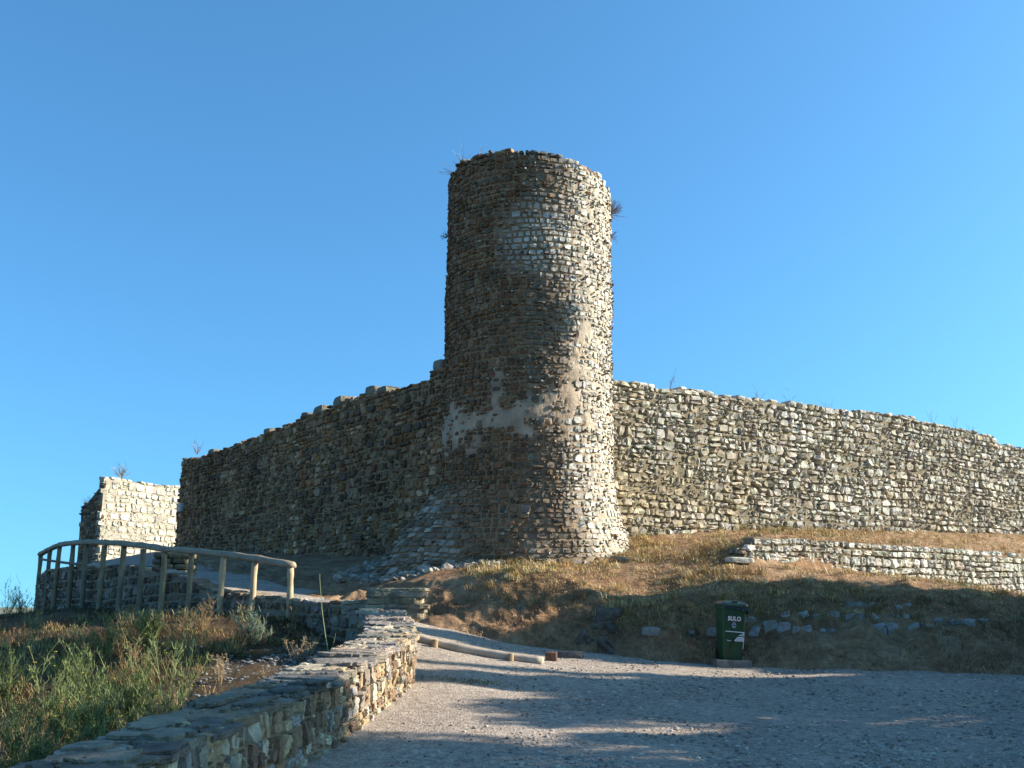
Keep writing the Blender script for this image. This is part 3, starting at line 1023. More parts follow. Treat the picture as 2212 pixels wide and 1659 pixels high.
# ------------------------------------------------------------------ retaining wall under the timber fence
foot_v = prof([(0, 1395), (110, 1388), (180, 1345), (330, 1335), (420, 1335), (560, 1315), (700, 1325), (720, 1330)])
ret = thing("retaining_wall", "curving dark rubble retaining wall below the timber fence, edging the path", "retaining wall", (LEDGE[1][0], LEDGE[1][1], 1.0))
rs = LineSurf(LEDGE, side=-1, batter=0.0)
cum = np.concatenate([[0], np.cumsum(np.linalg.norm(np.diff(LEDGE[:, :2], axis=0), axis=1))])
rtop = prof(list(zip(cum, LEDGE[:, 2])))
rbot = lambda s: 0 * s + 0.55 + np.clip(s - 2, 0, 6) * 0.05
a = layout(0, rs.L, 0.5, 3.4, h=(0.11, 0.26), w=(0.13, 0.36), seed=55, tall=0.25)
a = a[inside(a, rbot, rtop, -0.03) & (a[:, 0] < rs.L)]
mb = MB()
stones(mb, rs, a, rng.uniform(0.015, 0.07, len(a)), pick([(0.17, 0.14, 0.10), (0.13, 0.11, 0.09), (0.22, 0.19, 0.15), (0.19, 0.13, 0.08), (0.27, 0.24, 0.19)], len(a), 56), seed=57)
mb.build("stone_facing", M_STONE, ret)
mb = MB()
wall_core(mb, rs, 0, rs.L, rbot, rtop, 0.42, (0.24, 0.20, 0.15), seed=58, drop=0.0, rows=10)
mb.build("mortar_core", M_MORTAR, ret)
# flat edge stones along the ledge
for j in range(46):
    s_ = 0.25 + j * (rs.L - 0.4) / 46
    z = float(rtop(np.array([s_]))[0])
    pos, nrm = rs.eval(np.array([s_]), np.array([z]))
    tg = (rs.eval(np.array([s_ + 0.1]), np.array([z]))[0] - pos)[0]
    slope = math.atan2(float(rtop(np.array([s_ + 0.2]))[0]) - z, 0.2)
    mb = MB()
    v, f = slab(pos[0] - nrm[0] * 0.17 + np.array([0, 0, R.uniform(-.012, .006)]), (0.19, 0.21, 0.030), (R.uniform(-.05, .05), -slope + R.uniform(-.04, .04), math.atan2(tg[1], tg[0]) + R.uniform(-.1, .1)), j + 900)
    mb.add(v, f, pick(PAL_WARM, 1, 900 + j)[0] * 0.9)
    mb.build("edge_stone", M_SLAB, ret)

# ------------------------------------------------------------------ low road wall with flagstone coping
RWALL = np.array([(-2.62, 2.2), (-2.42, 4.5), (-2.12, 6.0), (-1.86, 8.0), (-1.62, 10.0), (-1.42, 12.0), (-1.27, 13.6), (-1.42, 14.9), (-1.72, 16.0)])
RW_Z = prof([(2.2, 0.55), (4.5, 0.66), (6.0, 0.74), (8.0, 0.86), (10.0, 0.97), (13.6, 1.23), (14.9, 1.40), (16.0, 1.56)])
road_wall = thing("stone_wall", "low rubble wall with broken flagstone coping beside the gravel road", "stone wall", (-1.62, 10.0, 0.36))
ws = LineSurf(RWALL, side=1)
yy = ws.q[:, 1]
wtop = lambda s: RW_Z(np.interp(s, ws.ss, yy)) - 0.055
wbot = lambda s: road_z(np.interp(s, ws.ss, ws.q[:, 0]), np.interp(s, ws.ss, yy)) - 0.12
mb = MB()
sm = layout(0, ws.L, -0.3, 1.7, h=(0.09, 0.25), w=(0.07, 0.25), split=0.35, seed=66, warp=0.05)
# the courses follow the slope of the wall
def sloped(sm, top, base=1.0):
    sm = sm.copy()
    sm[:, 1] = sm[:, 1] + (top(sm[:, 0]) - base)
    return sm
sm = sloped(sm, wtop)
sm = sm[inside(sm, wbot, wtop, 0.0) & (sm[:, 0] < ws.L)]
cw = pick(PAL_WARM, len(sm), 67)
stones(mb, ws, sm, rng.uniform(0.01, 0.055, len(sm)), cw, seed=68, n=9, rough=0.006, round_=0.35, gap=0.008, deep=0.05, rot=0.1)
c2 = sloped(layout(0, ws.L, -0.3, 1.7, h=(0.04, 0.08), w=(0.04, 0.10), seed=69), wtop)
c2 = c2[(rng.random(len(c2)) < 0.2)]
c2 = c2[inside(c2, wbot, wtop, -0.05)]
stones(mb, ws, c2, rng.uniform(0.01, 0.045, len(c2)), pick(PAL_WARM, len(c2), 70), seed=71, n=5, rough=0.006)
mb.build("road_facing", M_STONE, road_wall)
WT = 0.60
mb = MB()
bs = LineSurf(np.stack([ws.q[:, 0] - ws.nq[:, 0] * WT, ws.q[:, 1] - ws.nq[:, 1] * WT], 1), side=-1)
btop = lambda s: RW_Z(np.interp(s, bs.ss, bs.q[:, 1])) - 0.055
bbot = lambda s: 0 * s - 0.5 + np.interp(s, bs.ss, bs.q[:, 1]) * 0.05
sm = sloped(layout(0, bs.L, -0.8, 1.7, h=(0.12, 0.28), w=(0.12, 0.32), seed=72), btop)
sm = sm[inside(sm, bbot, btop) & (sm[:, 0] < bs.L)]
stones(mb, bs, sm, rng.uniform(0.01, 0.05, len(sm)), pick(PAL_WARM, len(sm), 73), seed=74)
mb.build("hill_facing", M_STONE, road_wall)
mb = MB()
wall_core(mb, ws, 0, ws.L, lambda s: wbot(s) - 0.5, wtop, WT, (0.27, 0.21, 0.14), seed=75, drop=0.0, rows=10, amp=0.015)
mb.build("mortar_core", M_MORTAR, road_wall)
# flagstones: one or two across the wall
rc = random.Random(5)
s_ = 0.1
k_ = 0
while s_ < ws.L - 0.1:
    ln = rc.uniform(0.20, 0.42) * (1.25 if s_ < 6 else 1.0)
    sc = s_ + ln / 2
    z = float(wtop(np.array([sc]))[0])
    pos, nrm = ws.eval(np.array([sc]), np.array([z]))
    tg = (ws.eval(np.array([sc + 0.1]), np.array([z]))[0] - pos)[0]
    az = math.atan2(tg[1], tg[0])
    slope = math.atan2(float(wtop(np.array([sc + 0.3]))[0]) - float(wtop(np.array([sc - 0.3]))[0]), 0.6)
    cut = rc.choice([None, 0.35, 0.5, 0.62, 0.45])
    segs = [(-0.05, WT + 0.04)] if cut is None else [(-0.05, WT * cut), (WT * cut, WT + 0.04)]
    for (b0, b1) in segs:
        hb = (b1 - b0) / 2
        th_ = rc.uniform(0.032, 0.052)
        j0 = rc.uniform(-.03, .03)
        c = pos[0] - nrm[0] * (b0 + hb + j0) + tg / 0.1 * 0.1 * rc.uniform(-.5, .5) + np.array([0, 0, th_ * 0.7])
        mb = MB()
        cc = pick([(0.20, 0.18, 0.155), (0.27, 0.24, 0.20), (0.30, 0.24, 0.17), (0.17, 0.16, 0.15), (0.33, 0.30, 0.25)], 1, 300 + k_)[0]
        cc = cc * (1.45 if pos[0][1] > 9.3 else 0.9) * np.array([1.06, 1.0, 0.92])  # caps past the tree shadow's edge lightened, nearer ones darkened, as lit and shaded
        tl = (rc.uniform(-.04, .04), -slope + rc.uniform(-.05, .05), az + rc.uniform(-.14, .14))
        v, f = slab(c - np.array([0, 0, th_ * 0.25]), (ln / 2 * rc.uniform(1.0, 1.16), hb * rc.uniform(0.98, 1.06), th_ * 0.7), tl, 300 + k_)
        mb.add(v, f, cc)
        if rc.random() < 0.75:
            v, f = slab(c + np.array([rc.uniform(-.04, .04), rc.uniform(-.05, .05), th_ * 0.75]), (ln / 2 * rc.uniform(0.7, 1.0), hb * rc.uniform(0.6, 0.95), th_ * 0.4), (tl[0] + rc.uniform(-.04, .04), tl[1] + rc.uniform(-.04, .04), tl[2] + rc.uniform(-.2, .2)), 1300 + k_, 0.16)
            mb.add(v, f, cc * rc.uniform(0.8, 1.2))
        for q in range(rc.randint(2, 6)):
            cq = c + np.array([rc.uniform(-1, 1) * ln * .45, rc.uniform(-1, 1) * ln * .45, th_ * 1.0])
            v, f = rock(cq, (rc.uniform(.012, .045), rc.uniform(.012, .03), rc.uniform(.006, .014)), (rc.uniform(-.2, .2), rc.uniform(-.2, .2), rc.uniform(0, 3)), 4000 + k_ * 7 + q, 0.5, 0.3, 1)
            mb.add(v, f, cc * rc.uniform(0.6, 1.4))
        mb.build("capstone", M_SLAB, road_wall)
        k_ += 1
    s_ += ln
# squat pier at the wall's far end
mb = MB()
pc = P(841, 1294, 16.25)
for (dz, th_, sx, sy) in [(-0.30, .13, .33, .30), (-0.10, .09, .32, .29), (0.03, .055, .30, .28)]:
    pass
z0 = zat(1316, 16.0) - 0.15
lay = z0
kk = 0
while lay < zat(1272, 16.2):
    hh = R.uniform(0.05, 0.10)
    x = -0.31
    while x < 0.30:
        ww = R.uniform(0.26, 0.62)
        for yb in (-0.14, 0.14):
            v, f = slab((pc[0] + min(x + ww / 2, 0.28), 16.25 + yb, lay + hh / 2), (ww / 2 * 1.06, 0.16, hh / 2 * 1.0), (R.uniform(-.05, .05), R.uniform(-.05, .05), R.uniform(-.08, .08)), 700 + kk)
            mb.add(v, f, pick([(0.26, 0.22, 0.14), (0.22, 0.19, 0.13), (0.30, 0.26, 0.18)], 1, kk)[0])
            kk += 1
        x += ww
    lay += hh
mb.build("end_pier", M_SLAB, road_wall)

# ------------------------------------------------------------------ low block by the gate path
blk = thing("stone_pier", "squat dark rubble pier at the path's edge, behind the middle of the timber fence", "pier", tuple(P(376, 1240, 21.6)))
bp = P(376, 1240, 21.6)
mb = MB()
kk = 0
lay = bp[2] - 0.5
while lay < zat(1206, 21.6):
    hh = R.uniform(0.09, 0.16)
    x = -0.34
    while x < 0.33:
        ww = R.uniform(0.14, 0.32)
        for yb in (-0.2, 0.15):
            v, f = rock((bp[0] + min(x + ww / 2, 0.3), bp[1] + yb, lay + hh / 2), (ww / 2 * 1.04, 0.2, hh / 2 * 1.06), (R.uniform(-.05, .05), R.uniform(-.05, .05), R.uniform(-.08, .08)), 800 + kk, 0.35, 0.10, 2)
            mb.add(v, f, pick([(0.19, 0.16, 0.10), (0.15, 0.13, 0.09)], 1, kk)[0])
            kk += 1
        x += ww
    lay += hh
mb.build("masonry", M_STONE, blk)

# ------------------------------------------------------------------ timber fence
posts = [(628, 1226, 1338, 18.0), (551, 1212, 1330, 18.55), (483, 1203, 1325, 19.05), (414, 1196, 1328, 19.5), (356, 1192, 1340, 19.75), (310, 1186, 1330, 20.5), (268, 1180, 1318, 21.2),
         (226, 1178, 1308, 22.0), (187, 1176, 1300, 23.0), (158, 1178, 1305, 24.1), (129, 1181, 1312, 25.6), (108, 1190, 1318, 27.0), (88, 1200, 1322, 28.6)]
fence = thing("timber_fence", "rustic round timber fence with a half round handrail along the path's outer edge", "fence", tuple(P(355, 1330, 19.7)))
WD = [(0.23, 0.185, 0.12), (0.26, 0.20, 0.125), (0.20, 0.17, 0.12)]
tops = []
for i, (u, vt, vb, d) in enumerate(posts):
    a_, b_ = P(u, vt, d), P(u, vb, d)
    b_[0] = a_[0] + R.uniform(-.03, .03)
    b_[2] = min(b_[2], float(hill_z(b_[0], b_[1]))) - 0.15
    k = np.linspace(0, 1, 10)[:, None]
    pts = b_ * (1 - k) + a_ * k
    v, f = tube(pts, 0.055 + 0.004 * np.sin(np.arange(10) * 1.7 + i), 12)
    v += 0.004 * fbm(v, 14, i, 2)[:, None]
    mb = MB()
    mb.add(v, f, (0.46, 0.34, 0.21) if i < 3 else WD[i % 3])  # first three posts coloured paler, as if in the sun
    mb.build("post", M_WOOD, fence, smooth=True)
    tops.append(a_)
tops = np.array(tops)
tops[:, 2] += 0.03
for (i0, i1) in [(0, 2), (2, 4), (4, 6), (6, 8), (8, 10), (10, 12)]:
    k = np.linspace(0, 1, 14)[:, None]
    pts = tops[i0] * (1 - k) + tops[i1] * k
    dirv = pts[-1] - pts[0]
    dirv /= np.linalg.norm(dirv)
    pts[0] -= dirv * 0.06
    pts[-1] += dirv * 0.05
    pts[:, 2] += 0.012 * np.sin(np.linspace(0, math.pi, len(pts)))
    v, f = tube(pts, 0.080 + 0.004 * np.sin(np.arange(14) * 1.3 + i0), 14)
    low = v[:, 2]
    cz = np.repeat(pts[:, 2], 14)
    v[:, 2] = np.where(v[:, 2] < cz - 0.02, cz - 0.02 + (v[:, 2] - cz + 0.02) * 0.3, v[:, 2])
    v += 0.006 * fbm(v, 6, i0, 3)[:, None]
    mb = MB()
    mb.add(v, f, (0.27, 0.225, 0.165))
    mb.build("handrail", M_WOOD, fence, smooth=True)
for i0 in range(8, 12):
    p0, p1 = P(posts[i0][0], 1217 + (1 if i0 < 10 else -3 * (i0 - 9)), posts[i0][3]), P(posts[i0 + 1][0], 1217 + (1 if i0 + 1 < 10 else -3 * (i0 - 8)), posts[i0 + 1][3])
    k = np.linspace(0, 1, 6)[:, None]
    v, f = tube(p0 * (1 - k) + p1 * k, 0.032, 8)
    mb = MB()
    mb.add(v, f, (0.17, 0.15, 0.12))
    mb.build("mid_rail", M_WOOD, fence, smooth=True)

# ------------------------------------------------------------------ edging log and stones at the road's top
lg = thing("edging_log", "pale round log with two stakes lying across the path, right of the low wall", "log", tuple(P(1040, 1390, 16.4)))
e0, e1 = P(885, 1372, 16.9), P(1172, 1391, 16.3)
r_l = 0.075
for e in (e0, e1):
    e[2] = float(road_z(e[0], e[1])) + r_l * 0.45
k = np.linspace(0, 1, 24)[:, None]
pts = e0 * (1 - k) + e1 * k
pts[:, 2] = road_z(pts[:, 0], pts[:, 1]) + r_l * 0.45
v, f = tube(pts, r_l + 0.006 * np.sin(np.arange(24) * 0.9), 14)
v += 0.006 * fbm(v, 5, 3, 3)[:, None]
mb = MB()
mb.add(v, f, (0.42, 0.35, 0.27))
mb.build("log", M_WOOD, lg, smooth=True)
for (u, k0) in ((943, 0.20), (1104, 0.765)):
    b_ = e0 * (1 - k0) + e1 * k0
    b_ = b_ + np.array([0, -0.125, 0])
    g = float(road_z(b_[0], b_[1]))
    pts = np.array([(b_[0], b_[1], g - 0.1), (b_[0], b_[1], g + 0.04), (b_[0] + .01, b_[1], g + 0.115), (b_[0] + .01, b_[1], g + 0.122)])
    v, f = tube(pts, [0.05, 0.05, 0.046, 0.036], 12)
    mb = MB()
    mb.add(v, f, (0.36, 0.27, 0.17))
    mb.build("stake", M_WOOD, lg, smooth=False)


def lone_stone(name, label, c, dims, col, rot=(0, 0, 0), seed=1, mat=None, box=0.4, group=None, sub=3, cat="stone", rough=0.14):
    mb = MB()
    v, f = rock((0, 0, 0), dims, rot, seed, box, rough, sub)
    mb.add(v, f, col)
    o = mb.build(name, mat or M_STONE)
    o.location = [float(x) for x in c]
    tag(o, label, cat, group)
    return o


def on_road(u, v, d):
    p = P(u, v, d)
    p[2] = float(road_z(p[0], p[1]))
    return p


c = on_road(1190, 1390, 16.7)
lone_stone("stone", "reddish brown block lying at the right end of the pale edging log", c + np.array([0, 0, 0.07]), (0.10, 0.09, 0.09), (0.16, 0.09, 0.06), seed=5)
c = on_road(1228, 1392, 17.3)
lone_stone("stone", "long grey kerb stone lying right of the reddish brown block at the bank's foot", c + np.array([0, 0, 0.03]), (0.24, 0.1, 0.08), (0.13, 0.12, 0.11), seed=6)
c = bank_hit(1352, 1212)
lone_stone("stone", "flat grey stone lying in the grass at the right foot of the round tower", c + np.array([0, 0, 0.02]), (0.26, 0.18, 0.075), (0.20, 0.17, 0.13), (0, .05, .1), 7)
c = bank_hit(1585, 1214)
lone_stone("stone", "long pale slab lying at the left foot of the bright terrace wall", c + np.array([0.1, 0.0, 0.03]), (0.30, 0.15, 0.06), (0.44, 0.42, 0.36), (0, .04, .15), 8)
c = bank_hit(1225, 1228)
for i, (u, v_, dx, col, lab) in enumerate([
    (1310, 1330, (.26, .2, .2), (0.13, 0.11, 0.09), "large grey brown boulder jutting from the bank's left corner, topmost of the outcrop"),
    (1292, 1352, (.24, .18, .16), (0.15, 0.12, 0.09), "brown boulder in the bank's left corner, just under the topmost outcrop boulder"),
    (1330, 1362, (.2, .15, .13), (0.12, 0.10, 0.085), "small dark boulder on the right side of the outcrop in the bank's left corner"),
    (1270, 1378, (.2, .16, .13), (0.14, 0.115, 0.09), "brown boulder low on the left side of the outcrop in the bank's corner"),
    (1318, 1392, (.25, .16, .10), (0.12, 0.10, 0.08), "wide low boulder at the foot of the outcrop, above the road edge")]):
    c = bank_hit(u, v_)
    lone_stone("boulder", lab, c + np.array([0, 0.12, -0.06]), dx, col, (0.2 * i, 0.1, 0.3 * i), 20 + i, group="boulders of the bank outcrop", cat="boulder", rough=0.45, box=0.65, sub=4)

# pale stones showing in the shaded bank, in rows
ORD = ["first", "second", "third", "fourth", "fifth", "sixth", "seventh", "eighth", "ninth", "tenth", "eleventh", "twelfth", "thirteenth"]
rowsS = {
    "lower": ([(1632, 1362, .10, .10), (1664, 1356, .12, .13), (1696, 1358, .13, .12), (1723, 1360, .08, .07), (1746, 1362, .10, .10), (1778, 1362, .06, .05), (1800, 1362, .08, .06)], "counted right from the green bin"),
    "middle": ([(1700, 1329, .10, .07), (1738, 1327, .10, .08), (1766, 1331, .09, .06), (1800, 1328, .08, .06), (1836, 1332, .12, .06), (1868, 1331, .11, .06), (1894, 1333, .08, .05), (1936, 1330, .06, .05), (1955, 1330, .05, .04)], "counted right from the green bin"),
    "top": ([(1838, 1308, .09, .10), (1866, 1306, .17, .06), (1942, 1313, .08, .06), (1960, 1307, .08, .05)], "counted from the left end"),
    "right hand": ([(1900, 1358, .13, .10), (1928, 1356, .11, .10), (1970, 1355, .12, .07), (1998, 1354, .11, .06), (2024, 1342, .12, .07), (2066, 1344, .13, .06), (2098, 1343, .13, .06), (2128, 1340, .08, .05)], "counted from the left end"),
}
ii = 0
for rn, (lst, how) in rowsS.items():
    for k, (u, v_, hx, hz) in enumerate(lst):
        c = bank_hit(u, v_ + 2)
        lone_stone("bank_stone", f"{ORD[k]} pale bank stone {how}, {rn} row", c + np.array([0, 0.05, -0.01]), (hx * 0.95, 0.08, hz), tuple(pick([(0.30, 0.29, 0.26), (0.25, 0.24, 0.22), (0.34, 0.33, 0.30)], 1, ii)[0]), (R.uniform(-.3, .3), R.uniform(-.3, .3), R.uniform(-.3, .3)), 40 + ii, group="pale stones showing in the shaded bank", sub=3, rough=0.34, box=0.6)
        ii += 1
for (u, v_, hx, hz, lab) in [(1408, 1363, .17, .08, "wide pale stone in the shaded bank, farthest left of the green bin"), (1492, 1366, .06, .06, "small pale stone in the bank between the wide stone and the bin"), (1536, 1364, .10, .08, "jagged pale stone in the bank just left of the green bin"), (1622, 1340, .08, .07, "single grey stone in the bank beside the bin's right upper edge")]:
    c = bank_hit(u, v_ + 2)
    lone_stone("bank_stone", lab, c, (hx, 0.09, hz), (0.27, 0.26, 0.235), (0, .1, .1), int(u), group="pale stones showing in the shaded bank", sub=2, rough=0.2)

# loose rubble round the tower's left foot
bk_flat = BK.reshape(-1, 3)
mb = MB()
for i in range(520):
    ph0 = math.radians(R.uniform(-125, -12))
    k_ = R.random() ** 1.6
    tq = 2.75 - 0.5 * R.random()
    pos, nrm = ts.eval(np.array([ph0 * TR]), np.array([tq]))
    c = pos[0] + nrm[0] * (k_ * 0.75 * (1.0 if ph0 < math.radians(-35) else 0.35))
    j = np.argmin((bk_flat[:, 0] - c[0]) ** 2 + (bk_flat[:, 1] - c[1]) ** 2)
    sz = R.uniform(0.025, 0.065) * (1.7 if R.random() < 0.12 else 1.0)
    z = max(bk_flat[j, 2], tq - 0.5 if k_ < 0.05 else -9) + sz * 0.25
    v, f = rock((c[0], c[1], z), (sz * R.uniform(.9, 1.7), sz * 1.2, sz * R.uniform(.6, 1)), (R.uniform(-.6, .6), R.uniform(-.6, .6), R.uniform(0, 3)), i, 0.42, 0.28, 2)
    mb.add(v, f, pick([(0.32, 0.28, 0.22), (0.26, 0.22, 0.17), (0.38, 0.34, 0.28), (0.20, 0.16, 0.12)], 1, i)[0])
tag(mb.build("rubble", M_STONE), "loose pale rubble scattered round the round tower's left foot", "rubble", kind='stuff')

# ------------------------------------------------------------------ bin on its slab
bb = P(1574, 1424, 17.55)
slab = MB()
v = np.array([[x, y, z] for z in (-0.25, 0, 0.02) for (x, y) in ((-0.30, -0.32), (0.30, -0.32), (0.30, 0.42), (-0.30, 0.42))], float)
v[8:, :2] *= 0.97
v[:, :2] += 0.012 * rng.normal(size=(12, 2))
slab.add(v, [grid_faces(3, 4, 0, True), np.array([[8, 9, 10, 11]])])
so = slab.build("concrete_slab", M_CONC)
so.location = (float(bb[0]), 17.55, float(bb[2]) - 0.02)
so.rotation_euler = (0, math.radians(2), math.radians(5))
tag(so, "small rough concrete slab under the green bin at the bank's foot", "slab")

wb = thing("wheeled_bin", "green wheeled litter bin with a rounded lid, leaning against the shaded bank", "bin", (bb[0], 17.5, bb[2]), local=True, rot=(math.radians(2), math.radians(3.6), math.radians(5)))
wb.scale = (0.86, 0.86, 0.98)


def rbox(secs, n=6, k=0.16):
    """stack of rounded rectangles (z, hx, hy0, hy1)"""
    ring = []
    for (z, hx, y0, y1) in secs:
        r = k * hx
        for cx, cy, a0 in ((hx - r, y1 - r, 0), (-hx + r, y1 - r, 90), (-hx + r, y0 + r, 180), (hx - r, y0 + r, 270)):
            for j in range(n):
                th = math.radians(a0 + 90 * j / (n - 1))
                ring.append((cx + r * math.cos(th), cy + r * math.sin(th), z))
    m = 4 * n
    V = np.array(ring)
    return V, [grid_faces(len(secs), m, 0, True), np.arange(m)[::-1][None], (np.arange(m) + m * (len(secs) - 1))[None]]


mb = MB()
v, f = rbox([(0.0, .165, -.19, .16), (0.015, .175, -.20, .17), (0.35, .205, -.235, .21), (0.83, .238, -.27, .26), (0.835, .252, -.285, .275), (0.875, .255, -.288, .278)])
mb.add(v, f)
body = mb.build("body", M_BIN, wb)
mb = MB()
v, f = rbox([(0.872, .262, -.31, .28), (0.90, .270, -.32, .285), (0.925, .262, -.315, .28), (0.955, .20, -.25, .22), (0.968, .10, -.12, .10)], k=0.3)
mb.add(v, f)
lid = mb.build("lid", M_LID, wb, smooth=False)
mb = MB()
v, f = rbox([(0.94, .045, -.30, -.22), (0.975, .045, -.30, -.22), (0.985, .035, -.29, -.23)])
mb.add(v, f)
mb.build("handle", M_LID, lid).location = (0, 0, 0)
mb = MB()                                         # black liner edge hanging out under the lid
pts = []
for j in range(40):
    x = -0.20 + 0.47 * j / 39
    pts.append((x, -.296 - .004 * math.sin(j * 1.3), .876))
    pts.append((x, -.300 - .012 * abs(math.sin(j * .9)), .85 - .05 * (j / 39) ** 1.5 - .015 * math.sin(j * 1.9)))
for j in range(12):
    y = -.29 + .3 * j / 11
    pts.append((.272, y, .88))
    pts.append((.276 + .01 * math.sin(j * 2), y, .76 + .05 * math.sin(j * 1.4)))
pts = np.array(pts)
idx = np.arange(51)
mb.add(pts, np.stack([idx * 2, idx * 2 + 1, idx * 2 + 3, idx * 2 + 2], 1))
lin = mb.build("liner", M_BLACK, wb)
sm_ = lin.modifiers.new("thick", 'SOLIDIFY')
sm_.thickness = 0.004
for sx in (-1, 1):
    mb = MB()
    v, f = tube([(sx * .165 - sx * .02, .20, .09), (sx * .165 + sx * .03, .20, .09)], 0.095, 20)
    mb.add(v, f)
    mb.build("wheel", M_BLACK, wb, smooth=False)


def front_y(z):
    return np.interp(z, [0, .35, .83], [-.19, -.235, -.27])


def decal(name, mat, polys, off=0.004, parent=body):
    """flat shapes lying on the bin's front (x, z)"""
    mb = MB()
    for poly in polys:
        q = np.array(poly, float)
        y = front_y(q[:, 1]) - off
        a_ = np.stack([q[:, 0], y, q[:, 1]], 1)
        b_ = a_ + np.array([0, 0.003, 0])
        m = len(q)
        i = np.arange(m)
        mb.add(np.concatenate([a_, b_]), [i[None], (i[::-1] + m)[None], np.stack([i, i + m, (i + 1) % m + m, (i + 1) % m], 1)])
    o = mb.build(name, mat, parent)
    o.location = (0, 0, 0)
    return o


decal("sticker", M_WHITE, [[(-.16, .475), (.205, .47), (.205, .455), (-.16, .463)],
                          [(.205, .455), (.205, .40), (.09, .405), (.18, .45)],
                          [(.205, .385), (.205, .315), (.02, .315), (.06, .385)],
                          [(.195, .312), (.203, .312), (.195, .19), (.187, .19)],
                          [(-.13, .335), (-.11, .322), (-.05, .318), (-.02, .325), (-.02, .318), (-.06, .311), (-.115, .314)]])
decal("sticker_print", M_GREYPRINT, [[(.07, .365), (.19, .365), (.19, .352), (.06, .352)], [(.05, .34), (.185, .34), (.185, .328), (.045, .328)], [(.15, .435), (.195, .435), (.195, .412), (.13, .415)]], off=0.007)
decal("strap", M_BLACK, [[(.215, .398), (.215, .386), (.08, .388), (.0, .33), (-.05, .22), (-.085, .10), (-.10, .10), (-.07, .23), (-.02, .345), (.07, .40)]], off=0.009)
ring = [(0.0 + .042 * math.cos(t), .575 + .05 * math.sin(t)) for t in np.linspace(0, 2 * math.pi, 20, endpoint=False)]
decal("emblem", M_GREYPRINT, [ring], off=0.004)
decal("emblem_mark", M_BLACK, [[(-.035, .572), (-.012, .585), (.015, .57), (.036, .58), (.034, .566), (.012, .555), (-.014, .568)], [(-.02, .60), (.02, .60), (.0, .592)]], off=0.008)


def lettering(name, mat, dx, dz, dy, off):
    fc = bpy.data.curves.new(name, 'FONT')
    fc.body = "SULO"
    fc.size = 0.098
    fc.space_character = 1.08
    fc.align_x = 'CENTER'
    fc.extrude = 0.0012
    fc.offset = off
    fo = bpy.data.objects.new("lettering_source", fc)
    COL.objects.link(fo)
    bpy.context.view_layer.update()
    me = bpy.data.meshes.new_from_object(fo.evaluated_get(bpy.context.evaluated_depsgraph_get()))
    bpy.data.objects.remove(fo)
    me.materials.append(mat)
    lo = bpy.data.objects.new(name, me)
    COL.objects.link(lo)
    lo.parent = body
    lo.location = (dx, float(front_y(.66)) - dy, .650 + dz)
    lo.rotation_euler = (math.radians(90 + 4), 0, 0)
    return lo


lettering("lettering", M_WHITE, 0, 0, 0.012, 0.0035)
lettering("lettering_shadow", M_RED, 0.006, -0.006, 0.006, 0.006)


# ------------------------------------------------------------------ plants
def blades(mb, base, h, w, lean, col, az=None, seed=0):
    r = np.random.default_rng(seed)
    m = len(base)
    az = r.uniform(0, 2 * math.pi, m) if az is None else az
    side = np.stack([-np.sin(az), np.cos(az), 0 * az], 1)
    d = np.stack([np.cos(az), np.sin(az), 0 * az], 1)
    up = np.array([0, 0, 1.0])
    h, w, lean = [np.broadcast_to(np.asarray(x, float), (m,))[:, None] for x in (h, w, lean)]
    c1 = base + up * h * 0.55 + d * h * lean * 0.35
    c2 = base + up * h * (1 - 0.35 * np.minimum(lean, 1.5)) + d * h * lean
    V = np.stack([base - side * w / 2, base + side * w / 2, c1 + side * w * 0.4, c1 - side * w * 0.4, c2], 1).reshape(-1, 3)
    o = np.arange(m)[:, None] * 5
    mb.add(V, [np.array([[0, 1, 2, 3]]) + o, np.array([[3, 2, 4]]) + o], np.repeat(col, 5, axis=0))


STRAW = [(0.60, 0.44, 0.20), (0.48, 0.32, 0.13), (0.70, 0.55, 0.30), (0.38, 0.24, 0.10), (0.55, 0.43, 0.23)]
GREEN = [(0.20, 0.20, 0.07), (0.25, 0.23, 0.09), (0.15, 0.16, 0.05)]

# dry grass on the terrace and bank top
mb = MB()
ng = 90000
ui = rng.uniform(1000, 2300, ng)
ki = rng.uniform(2.2, 6.0, ng)
bp_ = bank_point(ui, ki)
dens = 0.6 + 0.7 * fbm(bp_, 0.8, 61, 3) - 0.35 * np.clip(2.6 - ki, 0, 1)
keep = (rng.random(ng) < dens) & ~((np.hypot(bp_[:, 0] - TC[0], bp_[:, 1] - TC[1])) < 2.2)
keep &= ~((ki > 3.7) & (ki < 4.4) & (ui > 1600))
bp_, ui, ki = bp_[keep], ui[keep], ki[keep]
gm = (fbm(bp_, 0.7, 71, 2) > 0.28) & (ki > 2.7)
col = np.where(gm[:, None], pick(GREEN, len(bp_), 72) * 1.2, pick(STRAW, len(bp_), 73))
blades(mb, bp_ - np.array([0, 0, 0.01]), rng.uniform(0.04, 0.15, len(bp_)) * (0.6 + 1.1 * np.clip(fbm(bp_, 1.5, 74, 2), 0, 1)), 0.010, rng.uniform(0.6, 3.0, len(bp_)), col, seed=75)
